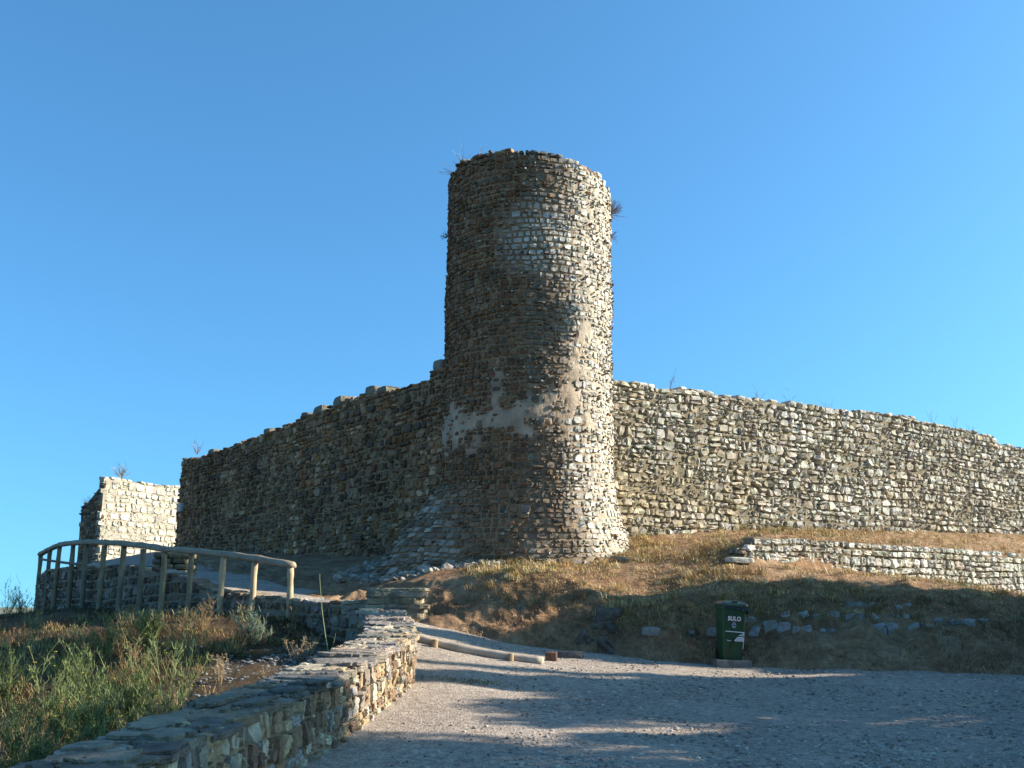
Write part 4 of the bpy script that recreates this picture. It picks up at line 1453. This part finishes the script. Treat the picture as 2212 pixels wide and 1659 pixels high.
# taller clumps and fallen straw
nc = 700
cu, ck = rng.uniform(1000, 2290, nc), rng.uniform(2.0, 6.0, nc)
cp = bank_point(cu, ck)
ok = (np.hypot(cp[:, 0] - TC[0], cp[:, 1] - TC[1]) > 2.45) & ~((ck > 3.6) & (ck < 4.5) & (cu > 1560))
cp = cp[ok]
mm = 26
base = np.repeat(cp, mm, axis=0) + rng.normal(0, 0.05, (len(cp) * mm, 3)) * np.array([1, 1, 0.1])
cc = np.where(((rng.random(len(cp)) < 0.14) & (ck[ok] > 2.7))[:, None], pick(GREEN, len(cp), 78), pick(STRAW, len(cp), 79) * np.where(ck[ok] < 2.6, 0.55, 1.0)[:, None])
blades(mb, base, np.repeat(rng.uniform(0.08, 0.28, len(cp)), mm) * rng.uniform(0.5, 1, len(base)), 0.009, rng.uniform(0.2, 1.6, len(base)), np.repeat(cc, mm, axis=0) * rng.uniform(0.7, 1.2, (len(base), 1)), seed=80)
su, sk_ = rng.uniform(1200, 2100, 260), rng.uniform(1.6, 4.2, 260)
sp = bank_point(su, sk_) + np.array([0, 0, 0.05])
blades(mb, sp, 0.05, 0.016, rng.uniform(4, 11, 260), pick([(0.62, 0.48, 0.28), (0.5, 0.38, 0.2)], 260, 81), seed=82)
tag(mb.build("dry_grass", M_VEG), "short straw coloured grass over the top of the bank", "grass", kind='stuff')
# sparse litter and weeds on the shaded bank face
mb = MB()
ng = 9000
ui = rng.uniform(850, 2280, ng)
ki = rng.uniform(0.9, 2.6, ng)
bp_ = bank_point(ui, ki)
keep = rng.random(ng) < 0.45 + 0.7 * fbm(bp_, 0.9, 81, 3)
bp_, ui = bp_[keep], ui[keep]
gm = (fbm(bp_, 0.8, 82, 2) > 0.8)
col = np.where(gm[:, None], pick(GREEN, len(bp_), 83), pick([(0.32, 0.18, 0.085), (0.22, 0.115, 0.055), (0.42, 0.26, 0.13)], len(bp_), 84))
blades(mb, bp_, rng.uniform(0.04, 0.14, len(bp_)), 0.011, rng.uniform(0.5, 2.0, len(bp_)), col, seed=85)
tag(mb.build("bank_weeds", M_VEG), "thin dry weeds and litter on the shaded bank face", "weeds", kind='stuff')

# undergrowth on the hillside
mb = MB()
ng = 60000
yy_ = rng.uniform(7, 31, ng)
xx_ = -2.6 - rng.random(ng) ** 1.2 * (1.2 + 0.62 * yy_)
keep = np.ones(ng, bool)
lx = np.interp(yy_, LEDGE[:, 1], LEDGE[:, 0])
keep &= ~((yy_ > 16.4) & (xx_ > lx - 0.05))
bp_ = np.stack([xx_, yy_, hill_z(xx_, yy_)], 1)
nzz = fbm(bp_, 0.55, 91, 3)
gravel_zone = (np.hypot((xx_ + 3.0) / 1.3, (yy_ - 13.2) / 3.0) < 1)
keep &= rng.random(ng) < np.where(gravel_zone, 0.05, 0.55 + 0.6 * nzz)
bp_ = bp_[keep]
g = fbm(bp_, 0.8, 92, 2)
col = np.where((g > 0.05)[:, None], pick([(0.05, 0.06, 0.02), (0.08, 0.085, 0.03), (0.11, 0.11, 0.045), (0.035, 0.042, 0.016)], len(bp_), 93),
               pick([(0.10, 0.06, 0.028), (0.07, 0.045, 0.022), (0.17, 0.11, 0.05), (0.045, 0.035, 0.018)], len(bp_), 94))
hh = rng.uniform(0.05, 0.22, len(bp_)) * (0.5 + 1.3 * np.clip(fbm(bp_, 0.9, 95, 2), 0, 1))
blades(mb, bp_ - np.array([0, 0, 0.02]), hh, 0.012, rng.uniform(0.5, 2.2, len(bp_)), col, seed=96)
nc = 820
yc = rng.uniform(7.5, 20, nc)
xc = -2.7 - rng.random(nc) * (0.6 + 0.55 * yc)
okc = ~((np.hypot((xc + 3.0) / 1.2, (yc - 13.4) / 3.0) < 1)) & ~((yc > 16.2) & (xc > np.interp(yc, LEDGE[:, 1], LEDGE[:, 0]) - 0.25))
xc, yc = xc[okc], yc[okc]
cp = np.stack([xc, yc, hill_z(xc, yc) - 0.02], 1)
mm = 70
kind_ = rng.random(len(cp))
cc = np.where((kind_ < 0.55)[:, None], pick([(0.13, 0.145, 0.05), (0.20, 0.20, 0.085), (0.08, 0.095, 0.035), (0.26, 0.24, 0.11)], len(cp), 101), pick([(0.30, 0.19, 0.08), (0.20, 0.11, 0.05), (0.38, 0.27, 0.13), (0.13, 0.08, 0.04)], len(cp), 102))
base = np.repeat(cp, mm, axis=0) + rng.normal(0, 0.09, (len(cp) * mm, 3)) * np.array([1, 1, 0.05])
hb_ = np.repeat(rng.uniform(0.14, 0.48, len(cp)) * np.clip(1.25 - yc * 0.03, 0.5, 1), mm)
base[:, 2] += rng.random(len(base)) * hb_ * 0.6
blades(mb, base, hb_ * rng.uniform(0.2, 0.7, len(base)), 0.007, rng.uniform(0.3, 2.0, len(base)), np.repeat(cc, mm, axis=0) * rng.uniform(0.6, 1.3, (len(base), 1)), seed=103)
tag(mb.build("undergrowth", M_VEG), "dense low weeds and grass covering the hillside left of the wall", "undergrowth", kind='stuff')


def stem(mb, p0, dirv, length, r0, r1, col, bend=0.2, sides=4, n=6, seed=0):
    r = random.Random(seed)
    d = np.array(dirv, float)
    d /= np.linalg.norm(d)
    sag = np.array([r.uniform(-1, 1), r.uniform(-1, 1), r.uniform(-.2, .6)]) * bend
    pts = [np.array(p0, float)]
    for k in range(n - 1):
        d = d + sag / n
        d /= np.linalg.norm(d)
        pts.append(pts[-1] + d * length / (n - 1))
    pts = np.array(pts)
    v, f = tube(pts, np.linspace(r0, r1, n), sides, cap=False)
    mb.add(v, f, col)
    return pts, d


def make_fennel(name, label, seed, nst=9, height=1.1, stalk=(0.17, 0.185, 0.08), leaf=(0.12, 0.155, 0.055), flower=(0.40, 0.36, 0.08), leafy=1.0, cat="fennel", spread=0.45, blossom=0.16):
    r = random.Random(seed)
    root = thing(name, label, cat, (0, 0, 0), local=True)
    ms, ml = MB(), MB()
    mf = ml
    for i in range(nst):
        az = r.uniform(0, 6.28)
        tl = r.uniform(0.08, spread * 1.5)
        L = height * r.uniform(0.55, 1.0)
        dv = (math.sin(tl) * math.cos(az), math.sin(tl) * math.sin(az), math.cos(tl))
        cs = np.array(stalk) * r.uniform(0.8, 1.3)
        pts, de = stem(ms, (r.uniform(-.05, .05), r.uniform(-.05, .05), -0.03), dv, L, 0.0065, 0.0026, cs, 0.75, 4, 8, seed * 50 + i)
        tips = [(pts[-1], de)]
        for b in range(r.randint(4, 7)):
            k = r.randint(2, 7)
            a2 = r.uniform(0, 6.28)
            d2 = de * 0.7 + np.array([math.cos(a2), math.sin(a2), 0.3]) * 0.75
            bl = L * r.uniform(0.12, 0.30)
            p2, e2 = stem(ms, pts[k], d2, bl, 0.0036, 0.0018, cs, 0.4, 3, 4, seed * 999 + i * 20 + b)
            tips.append((p2[-1], e2))
            m = int(9 * leafy)
            if m:
                idx = rng.integers(0, 4, m)
                base = p2[idx] + rng.normal(0, 0.01, (m, 3))
                blades(ml, base, rng.uniform(0.04, 0.12, m), 0.006, rng.uniform(0.3, 1.6, m), np.array(leaf) * rng.uniform(0.7, 1.5, (m, 1)), seed=seed * 31 + i * 10 + b)
        m = int(16 * leafy)
        if m:
            idx = rng.integers(1, 7, m)
            base = pts[idx] + rng.normal(0, 0.012, (m, 3))
            blades(ml, base, rng.uniform(0.06, 0.17, m), 0.007, rng.uniform(0.3, 1.6, m), np.array(leaf) * rng.uniform(0.7, 1.5, (m, 1)), seed=seed * 77 + i)
        for (tp, td) in tips:
            if r.random() < blossom:
                for q in range(9):
                    a3 = r.uniform(0, 6.28)
                    rad = r.uniform(0.0, 0.028)
                    c = tp + np.array([math.cos(a3) * rad, math.sin(a3) * rad, 0.015 + r.uniform(-.004, .004)])
                    v, f = ICO[1]
                    mf.add(v * np.array([.006, .006, .004]) + c, f, np.array(flower) * r.uniform(0.7, 1.3))
    ms.build("stalk", M_VEG, root)
    if ml.n: ml.build("foliage", M_VEG, root)
    return root


fen = [make_fennel("fennel_plant", "", 1, 15, 0.85, leafy=1.4), make_fennel("fennel_plant", "", 2, 11, 1.05, leafy=0.8), make_fennel("fennel_plant", "", 3, 18, 0.7, leafy=2.2)]
dry = [make_fennel("dry_weed", "", 4, 12, 0.75, (0.30, 0.20, 0.10), (0.28, 0.18, 0.08), (0.34, 0.24, 0.13), 0.6, "weed", 0.6, 0.8),
       make_fennel("dry_weed", "", 5, 8, 0.6, (0.34, 0.25, 0.15), (0.30, 0.22, 0.11), (0.44, 0.34, 0.22), 0.3, "weed", 0.5, 0.9)]


def on_hill(u, v, d):
    p = P(u, v, d)
    p[2] = float(hill_z(p[0], p[1])) - 0.02
    return p


FP = [  # u, v, d, proto, scale, label
    (40, 1600, 9.6, 0, 1.0, "green feathery fennel clump at the lower left edge, nearest the camera"),
    (130, 1560, 10.4, 2, 1.15, "leafy yellow green fennel clump low at the left, right of the nearest clump"),
    (235, 1560, 10.0, 2, 1.2, "dense leafy fennel clump left of the coping, lowest of the slope"),
    (90, 1500, 12.0, 1, 0.95, "tall thin fennel clump halfway up the left edge of the slope"),
    (330, 1560, 9.8, 2, 1.0, "bushy fennel clump right beside the low wall's coping"),
    (190, 1480, 12.6, 0, 1.0, "mid slope fennel clump with long upright stalks, above the leafy clumps"),
    (370, 1440, 11.0, 1, 1.05, "tall branching fennel with yellow flower heads in the middle of the slope"),
    (290, 1430, 13.2, 1, 0.85, "slender fennel with sparse leaves left of the yellow flowering one"),
    (230, 1390, 15.5, 0, 0.85, "upper slope fennel clump below the retaining wall's left half"),
    (330, 1380, 16.2, 2, 0.9, "small leafy fennel clump under the fence's middle posts"),
    (20, 1440, 13.6, 0, 1.05, "fennel clump leaning out at the far left edge of the slope"),
    (60, 1640, 8.8, 2, 1.0, "leafy fennel clump cut by the photo's lower left corner"),
    (180, 1620, 8.9, 0, 0.9, "upright fennel clump at the bottom edge, left of the coping's near end"),
    (280, 1500, 11.4, 2, 1.05, "broad leafy fennel clump in the middle of the slope, left of the yellow flowering one"),
    (150, 1440, 14.2, 0, 0.8, "thin upright fennel clump on the dark upper slope at the left"),
    (60, 1395, 17.0, 1, 0.7, "small fennel high on the dark slope near the left edge"),
    (14, 1338, 22.0, 1, 0.75, "feathery weed on the skyline at the far left edge"),
    (44, 1334, 23.0, 0, 0.6, "small feathery weed on the skyline, just left of the retaining wall's end"),
    (455, 1500, 10.9, 2, 0.45, "small bright green fennel tuft just above the coping, right of the slope"),
]
for i, (u, v_, d, pr, sc, lab) in enumerate(FP):
    p = on_hill(u, v_, d)
    sc *= 0.95
    dup(fen[pr], p, R.uniform(0, 6.28), sc, lab, "fennel growing on the hillside")
DP = [
    (385, 1390, 15.6, 0, 0.95, "reddish brown dry weed clump below the fence's fifth post"),
    (430, 1375, 16.6, 0, 0.85, "golden dry weed clump at the foot of the retaining wall, left of the grey shrub"),
    (290, 1420, 14.0, 0, 0.8, "brown dry weed clump in the middle of the slope under the fennel"),
    (410, 1560, 9.6, 0, 1.0, "straw coloured dry weed clump against the coping of the low wall"),
    (300, 1600, 9.0, 0, 0.9, "pale dry weed clump low beside the coping, left of the straw coloured one"),
    (640, 1400, 14.6, 1, 0.75, "dry thistle with pale heads on the gravelly slope, below the last fence post"),
    (668, 1390, 15.2, 1, 0.7, "taller dry thistle with pale heads, nearest the end pier"),
    (480, 1395, 13.5, 1, 0.8, "sparse reddish dry weed in the shade right of the yellow flowers"),
    (590, 1430, 12.6, 1, 0.6, "low dry weed on the gravel beside the coping"),
    (100, 1590, 9.4, 0, 0.75, "brown dry weed clump at the lower left between the fennels"),
    (632, 1340, 17.7, 0, 0.5, "small golden dry weed at the foot of the last fence post"),
]
for (u, v_, d, pr, sc, lab) in DP:
    dup(dry[pr], on_hill(u, v_, d), R.uniform(0, 6.28), sc, lab, "dry weeds on the hillside")
for o in fen + dry:
    for chd in list(o.children):
        bpy.data.objects.remove(chd)
    bpy.data.objects.remove(o)

# grey-green shrub below the fence and the lone tall stalk
shr = make_fennel("wormwood_shrub", "pale grey green wormwood shrub below the fence's second post", 9, 16, 0.62, (0.20, 0.22, 0.16), (0.24, 0.28, 0.20), (0.3, 0.3, 0.2), 2.2, "shrub", 0.55, 0.0)
shr.location = [float(x) for x in on_hill(548, 1390, 16.2)]
p = on_hill(718, 1395, 14.2)
st = thing("bare_stalk", "single tall bare green stalk rising left of the end pier", "plant", tuple(p), local=True)
mb = MB()
top_p = P(690, 1240, 14.3) - p
pts = np.array([(0, 0, -.05), top_p * 0.3 + np.array([-.03, 0, 0]), top_p * 0.6 + np.array([-.03, 0, 0]), top_p])
v, f = tube(pts, [.010, .008, .006, .004], 6)
mb.add(v, f, (0.22, 0.24, 0.12))
v, f = tube([top_p * 0.14 + np.array([0, 0, 0]), top_p * 0.2 + np.array([.05, 0, 0.02]), top_p * 0.33 + np.array([.11, 0, .03])], [.006, .004, .003], 5)
mb.add(v, f, (0.22, 0.24, 0.12))
mb.build("stalk", M_VEG, st)
mb = MB()
blades(mb, np.tile(top_p * 0.97, (5, 1)), 0.05, 0.008, 0.8, np.tile((0.18, 0.22, 0.08), (5, 1)), seed=4)
mb.build("leaf", M_VEG, st)


# little plants rooted in the masonry
def tuft(name, label, c, size, col, dirv, m, seed, thick=0.006):
    mb = MB()
    for i in range(m):
        dd = np.array(dirv, float) + np.random.default_rng(seed * 100 + i).normal(0, 0.45, 3)
        pts, e = stem(mb, (0, 0, 0), dd, size * R.uniform(0.5, 1), thick, thick * .5, np.array(col) * R.uniform(.7, 1.3), 0.5, 3, 5, seed * 300 + i)
        for b in range(3):
            stem(mb, pts[R.randint(1, 4)], e + np.array([R.uniform(-1, 1), R.uniform(-1, 1), R.uniform(-.3, .8)]), size * 0.3, thick * .6, thick * .4, np.array(col) * R.uniform(.7, 1.3), 0.4, 3, 3, seed * 500 + i * 4 + b)
    o = mb.build(name, M_VEG)
    o.location = [float(x) for x in c]
    tag(o, label, "weed")
    return o


tuft("dry_tuft", "bushy brown tuft growing from the tower's right side near the top", P(1313, 462, 24.2), 0.42, (0.16, 0.11, 0.09), (1, -.1, .5), 46, 1)
tuft("dry_tuft", "small brown tuft on the tower's right side below the bushy one", P(1318, 512, 24.2), 0.22, (0.16, 0.10, 0.09), (1, -.1, .0), 12, 2)
tuft("dry_tuft", "thin weed sticking out left from the tower's rim", P(988, 378, 24.0), 0.42, (0.14, 0.12, 0.09), (-1, -.1, .4), 9, 3)
tuft("dry_tuft", "pale upright weed on the tower's left rim", P(1000, 362, 24.0), 0.5, (0.30, 0.28, 0.22), (-.1, 0, 1), 6, 4, 0.005)
tuft("dry_tuft", "small upright weed on the tower's rim left of centre", P(1038, 342, 23.2), 0.3, (0.28, 0.26, 0.2), (.1, 0, 1), 5, 5, 0.005)
tuft("dry_tuft", "dark little weed halfway up the tower's left side", P(968, 512, 24.2), 0.2, (0.06, 0.06, 0.04), (-1, -.2, .2), 14, 6)
tuft("dry_tuft", "straw coloured tuft on top of the sunlit ruined wall", P(262, 1034, 42.2), 0.62, (0.30, 0.26, 0.17), (0, 0, 1), 26, 7, 0.009)
tuft("dry_tuft", "dark weed on the sloping side of the ruined wall", P(195, 1098, 44), 0.5, (0.10, 0.09, 0.07), (-.6, 0, 1), 14, 8, 0.009)
tuft("dry_tuft", "reddish weed on the dark wall's top near its left corner", P(426, 982, 39), 0.5, (0.30, 0.16, 0.12), (0, 0, 1), 10, 9, 0.008)
for k, (u, v_, lab) in enumerate([(1470, 834, "thin dry weed on the sunlit wall's top, nearest the tower"), (1660, 862, "pair of thin dry weeds on the sunlit wall's top left of its middle"), (1730, 868, "faint dry weed on the middle of the sunlit wall's top"), (1815, 878, "tallest thin weed on the sunlit wall's top, right of its middle"),
                                  (2035, 916, "dry weed on the sunlit wall's lower step, left of the other two"), (2085, 926, "middle dry weed on the sunlit wall's lower step"), (2120, 932, "rightmost dry weed on the sunlit wall's lower step")]):
    ray = P(u, v_, 1.0)
    A = np.array([[rw_D[0], -ray[0]], [rw_D[1], -ray[1]]])
    s_, k_ = np.linalg.solve(A, -np.array(RW0))
    pos, nrm = rw_surf.eval(np.array([s_]), np.array([7.0]))
    c = pos[0] - nrm[0] * 0.3
    c[2] = float(rw_top(np.array([s_]))[0]) - 0.02
    tuft("dry_weed", lab, c, 0.5, (0.26, 0.22, 0.16), (.1, 0, 1), 4, 20 + k, 0.005)

# ------------------------------------------------------------------ gravel
mb = MB()
v0, f0 = ICO[1]
m = 16000
yy_ = 8.0 + rng.random(m) ** 1.3 * 11.5
xx_ = rng.uniform(-1.2, 1, m) + rng.random(m) * (0.5 * yy_ + 1)
keep = xx_ > np.interp(yy_, RWALL[:, 1], RWALL[:, 0]) + 0.05
xx_, yy_ = xx_[keep], yy_[keep]
zz_ = road_z(xx_, yy_)
sz = 0.005 + 0.017 * rng.random(len(xx_)) ** 4
C = pick([(0.36, 0.31, 0.26), (0.30, 0.255, 0.21), (0.44, 0.39, 0.33), (0.22, 0.185, 0.155)], len(xx_), 5)
V = v0[None] * sz[:, None, None] * np.array([1.3, 1.1, .8]) * rng.uniform(.8, 1.25, (len(xx_), len(v0), 1)) + np.stack([xx_, yy_, zz_ + sz * 0.3], 1)[:, None]
Fc = (f0[None] + (np.arange(len(xx_)) * len(v0))[:, None, None]).reshape(-1, 3)
mb.add(V.reshape(-1, 3), Fc, np.repeat(C, len(v0), axis=0))
# grey stone chips on the slope behind the low wall
m = 2600
xx_ = -3.0 + rng.normal(0, 0.55, m)
yy_ = 13.2 + rng.normal(0, 1.4, m)
xx_ = np.minimum(xx_, np.interp(yy_, RWALL[:, 1], RWALL[:, 0]) - 0.7)
zz_ = hill_z(xx_, yy_)
sz = 0.008 + 0.024 * rng.random(m) ** 3
C = pick([(0.15, 0.15, 0.145), (0.10, 0.10, 0.10), (0.20, 0.195, 0.185)], m, 6)
V = v0[None] * sz[:, None, None] * np.array([1.3, 1.1, .7]) * rng.uniform(.75, 1.3, (m, len(v0), 1)) + np.stack([xx_, yy_, zz_ + sz * 0.3 + 0.02], 1)[:, None]
Fc = (f0[None] + (np.arange(m) * len(v0))[:, None, None]).reshape(-1, 3)
mb.add(V.reshape(-1, 3), Fc, np.repeat(C, len(v0), axis=0))
tag(mb.build("gravel", M_PEBBLE), "loose gravel scattered over the road and the slope", "gravel", kind='stuff')
mb = MB()
m = 420
base = np.stack([-0.62 + rng.normal(0, 0.28, m), 14.2 + rng.normal(0, 0.12, m), np.zeros(m)], 1)
base[:, 2] = road_z(base[:, 0], base[:, 1])
blades(mb, base, rng.uniform(0.02, 0.07, m), 0.01, rng.uniform(0.5, 1.6, m), pick([(0.16, 0.15, 0.05), (0.22, 0.18, 0.08)], m, 7), seed=8)
tag(mb.build("road_grass", M_VEG), "patch of low grass on the gravel beside the low wall", "grass", kind='stuff')


# ------------------------------------------------------------------ unseen trees that shade the road, then some added to shade bank and slope
def make_tree(name, label, loc, height, crown, nleaf, seed, z0=0.35, lean=0.0):
    r = np.random.default_rng(seed)
    t = thing(name, label, "tree", loc, local=True)
    mt = MB()
    pts = np.array([(0, 0, -.3), (.05, .02, height * .25), (-.05, .05, height * .5), (0.05, 0, height * .92)])
    pts[:, 1] += lean * (pts[:, 2] / height).clip(0) ** 1.5
    v, f = tube(pts, [height * .028, height * .02, height * .014, .02], 10)
    mt.add(v, f, (0.13, 0.10, 0.07))
    cl = []
    nl = 80
    for i in range(nl):
        k = r.uniform(z0, 1.0)
        rad = crown(k)
        az = r.uniform(0, 6.28)
        q = rad * math.sqrt(r.uniform(0.1, 1))
        c = np.array([q * math.cos(az), q * math.sin(az) + lean * k ** 1.5, height * k])
        b = np.array([0, lean * (k * .8) ** 1.5, height * k * 0.8])
        v, f = tube([b, (b + c) / 2 + np.array([0, 0, .1]), c], [.05, .03, .015], 5)
        mt.add(v, f, (0.13, 0.10, 0.07))
        cl.append((c, 0.35 + 0.35 * rad * r.uniform(.5, 1)))
    mt.build("trunk", M_WOOD, t)
    ml = MB()
    per = nleaf // nl
    for (c, rad) in cl:
        d = r.normal(size=(per, 3))
        d /= np.linalg.norm(d, axis=1, keepdims=True)
        p = c + d * rad * (r.random((per, 1)) ** 0.4) * np.array([1, 1, .8])
        a_ = r.normal(size=(per, 3))
        a_ /= np.linalg.norm(a_, axis=1, keepdims=True)
        b_ = np.cross(a_, d)
        b_ /= np.linalg.norm(b_, axis=1, keepdims=True) + 1e-6
        sz = r.uniform(.06, .13, (per, 1))
        V = np.stack([p - a_ * sz, p - b_ * sz * .5, p + a_ * sz, p + b_ * sz * .5], 1).reshape(-1, 3)
        ml.add(V, np.arange(per * 4).reshape(-1, 4), np.repeat(pick([(0.05, 0.08, 0.025), (0.07, 0.10, 0.03)], per, seed), 4, axis=0))
    ml.build("crown", M_VEG, t)
    return t


TX = 16.0
def ground_at(x, y): return float(road_z(x, y))
rnd = lambda R_: (lambda k: R_ * math.sqrt(max(0.0, 1 - ((k - 0.62) / 0.42) ** 2)))
con = lambda R_: (lambda k: R_ * max(0.02, 1.05 - k))
make_tree("tree", "broad dense tree across the road, right of the camera", (TX, 8.5, ground_at(TX, 8.5)), 12.0, rnd(2.9), 64000, 1, 0.15)
make_tree("tree", "second broad tree across the road, behind the camera's right", (TX, 2.6, ground_at(TX, 2.6)), 12.0, rnd(3.4), 22000, 2, 0.2)
make_tree("tree", "slim pointed tree across the road, near the bank", (TX, 15.7, ground_at(TX, 15.7)), 8.7, con(2.5), 30000, 3, 0.1)
make_tree("tree", "young pointed tree between the broad tree and the slim one", (TX, 11.6, ground_at(TX, 11.6)), 7.1, con(3.0), 30000, 4, 0.1)
make_tree("tree", "short bushy tree between the two pointed trees", (TX + .3, 13.6, ground_at(TX, 13.6)), 7.5, rnd(2.2), 28000, 5, 0.1)
col_ = lambda R_: (lambda k: R_ * min(1.0, 4.0 * (1.02 - k)))
make_tree("shade_cypress", "unseen narrow cypress added to shade the bank face", (15.0, 19.1, 1.5), 7.4, col_(0.75), 26000, 6, 0.05)  # unseen, added with the next one to shade the bank face
make_tree("shade_cypress", "second unseen cypress added to shade the bank face, farther right", (17.5, 19.25, 1.5), 7.6, col_(0.75), 22000, 8, 0.05)
make_tree("shade_bush", "unseen bush at the bank's foot below the two cypresses", (15.0, 17.75, .9), 4.6, col_(0.8), 16000, 9, 0.05)  # unseen, added to darken the lower right of the bank
make_tree("shade_pine", "unseen umbrella pine with a high crown added to shade the left hillside", (24.0, 17.3, -.3), 18.6, (lambda k: 1.75), 44000, 10, 0.855)  # unseen, crown placed to shade the left hillside
make_tree("shade_pine", "unseen leaning pine added to shade the path and the fence", (15.6, 18.9, 1.5), 13.4, (lambda k: 0.75), 34000, 7, 0.77, lean=3.55)  # unseen, leaned so that its crown shades the path and fence
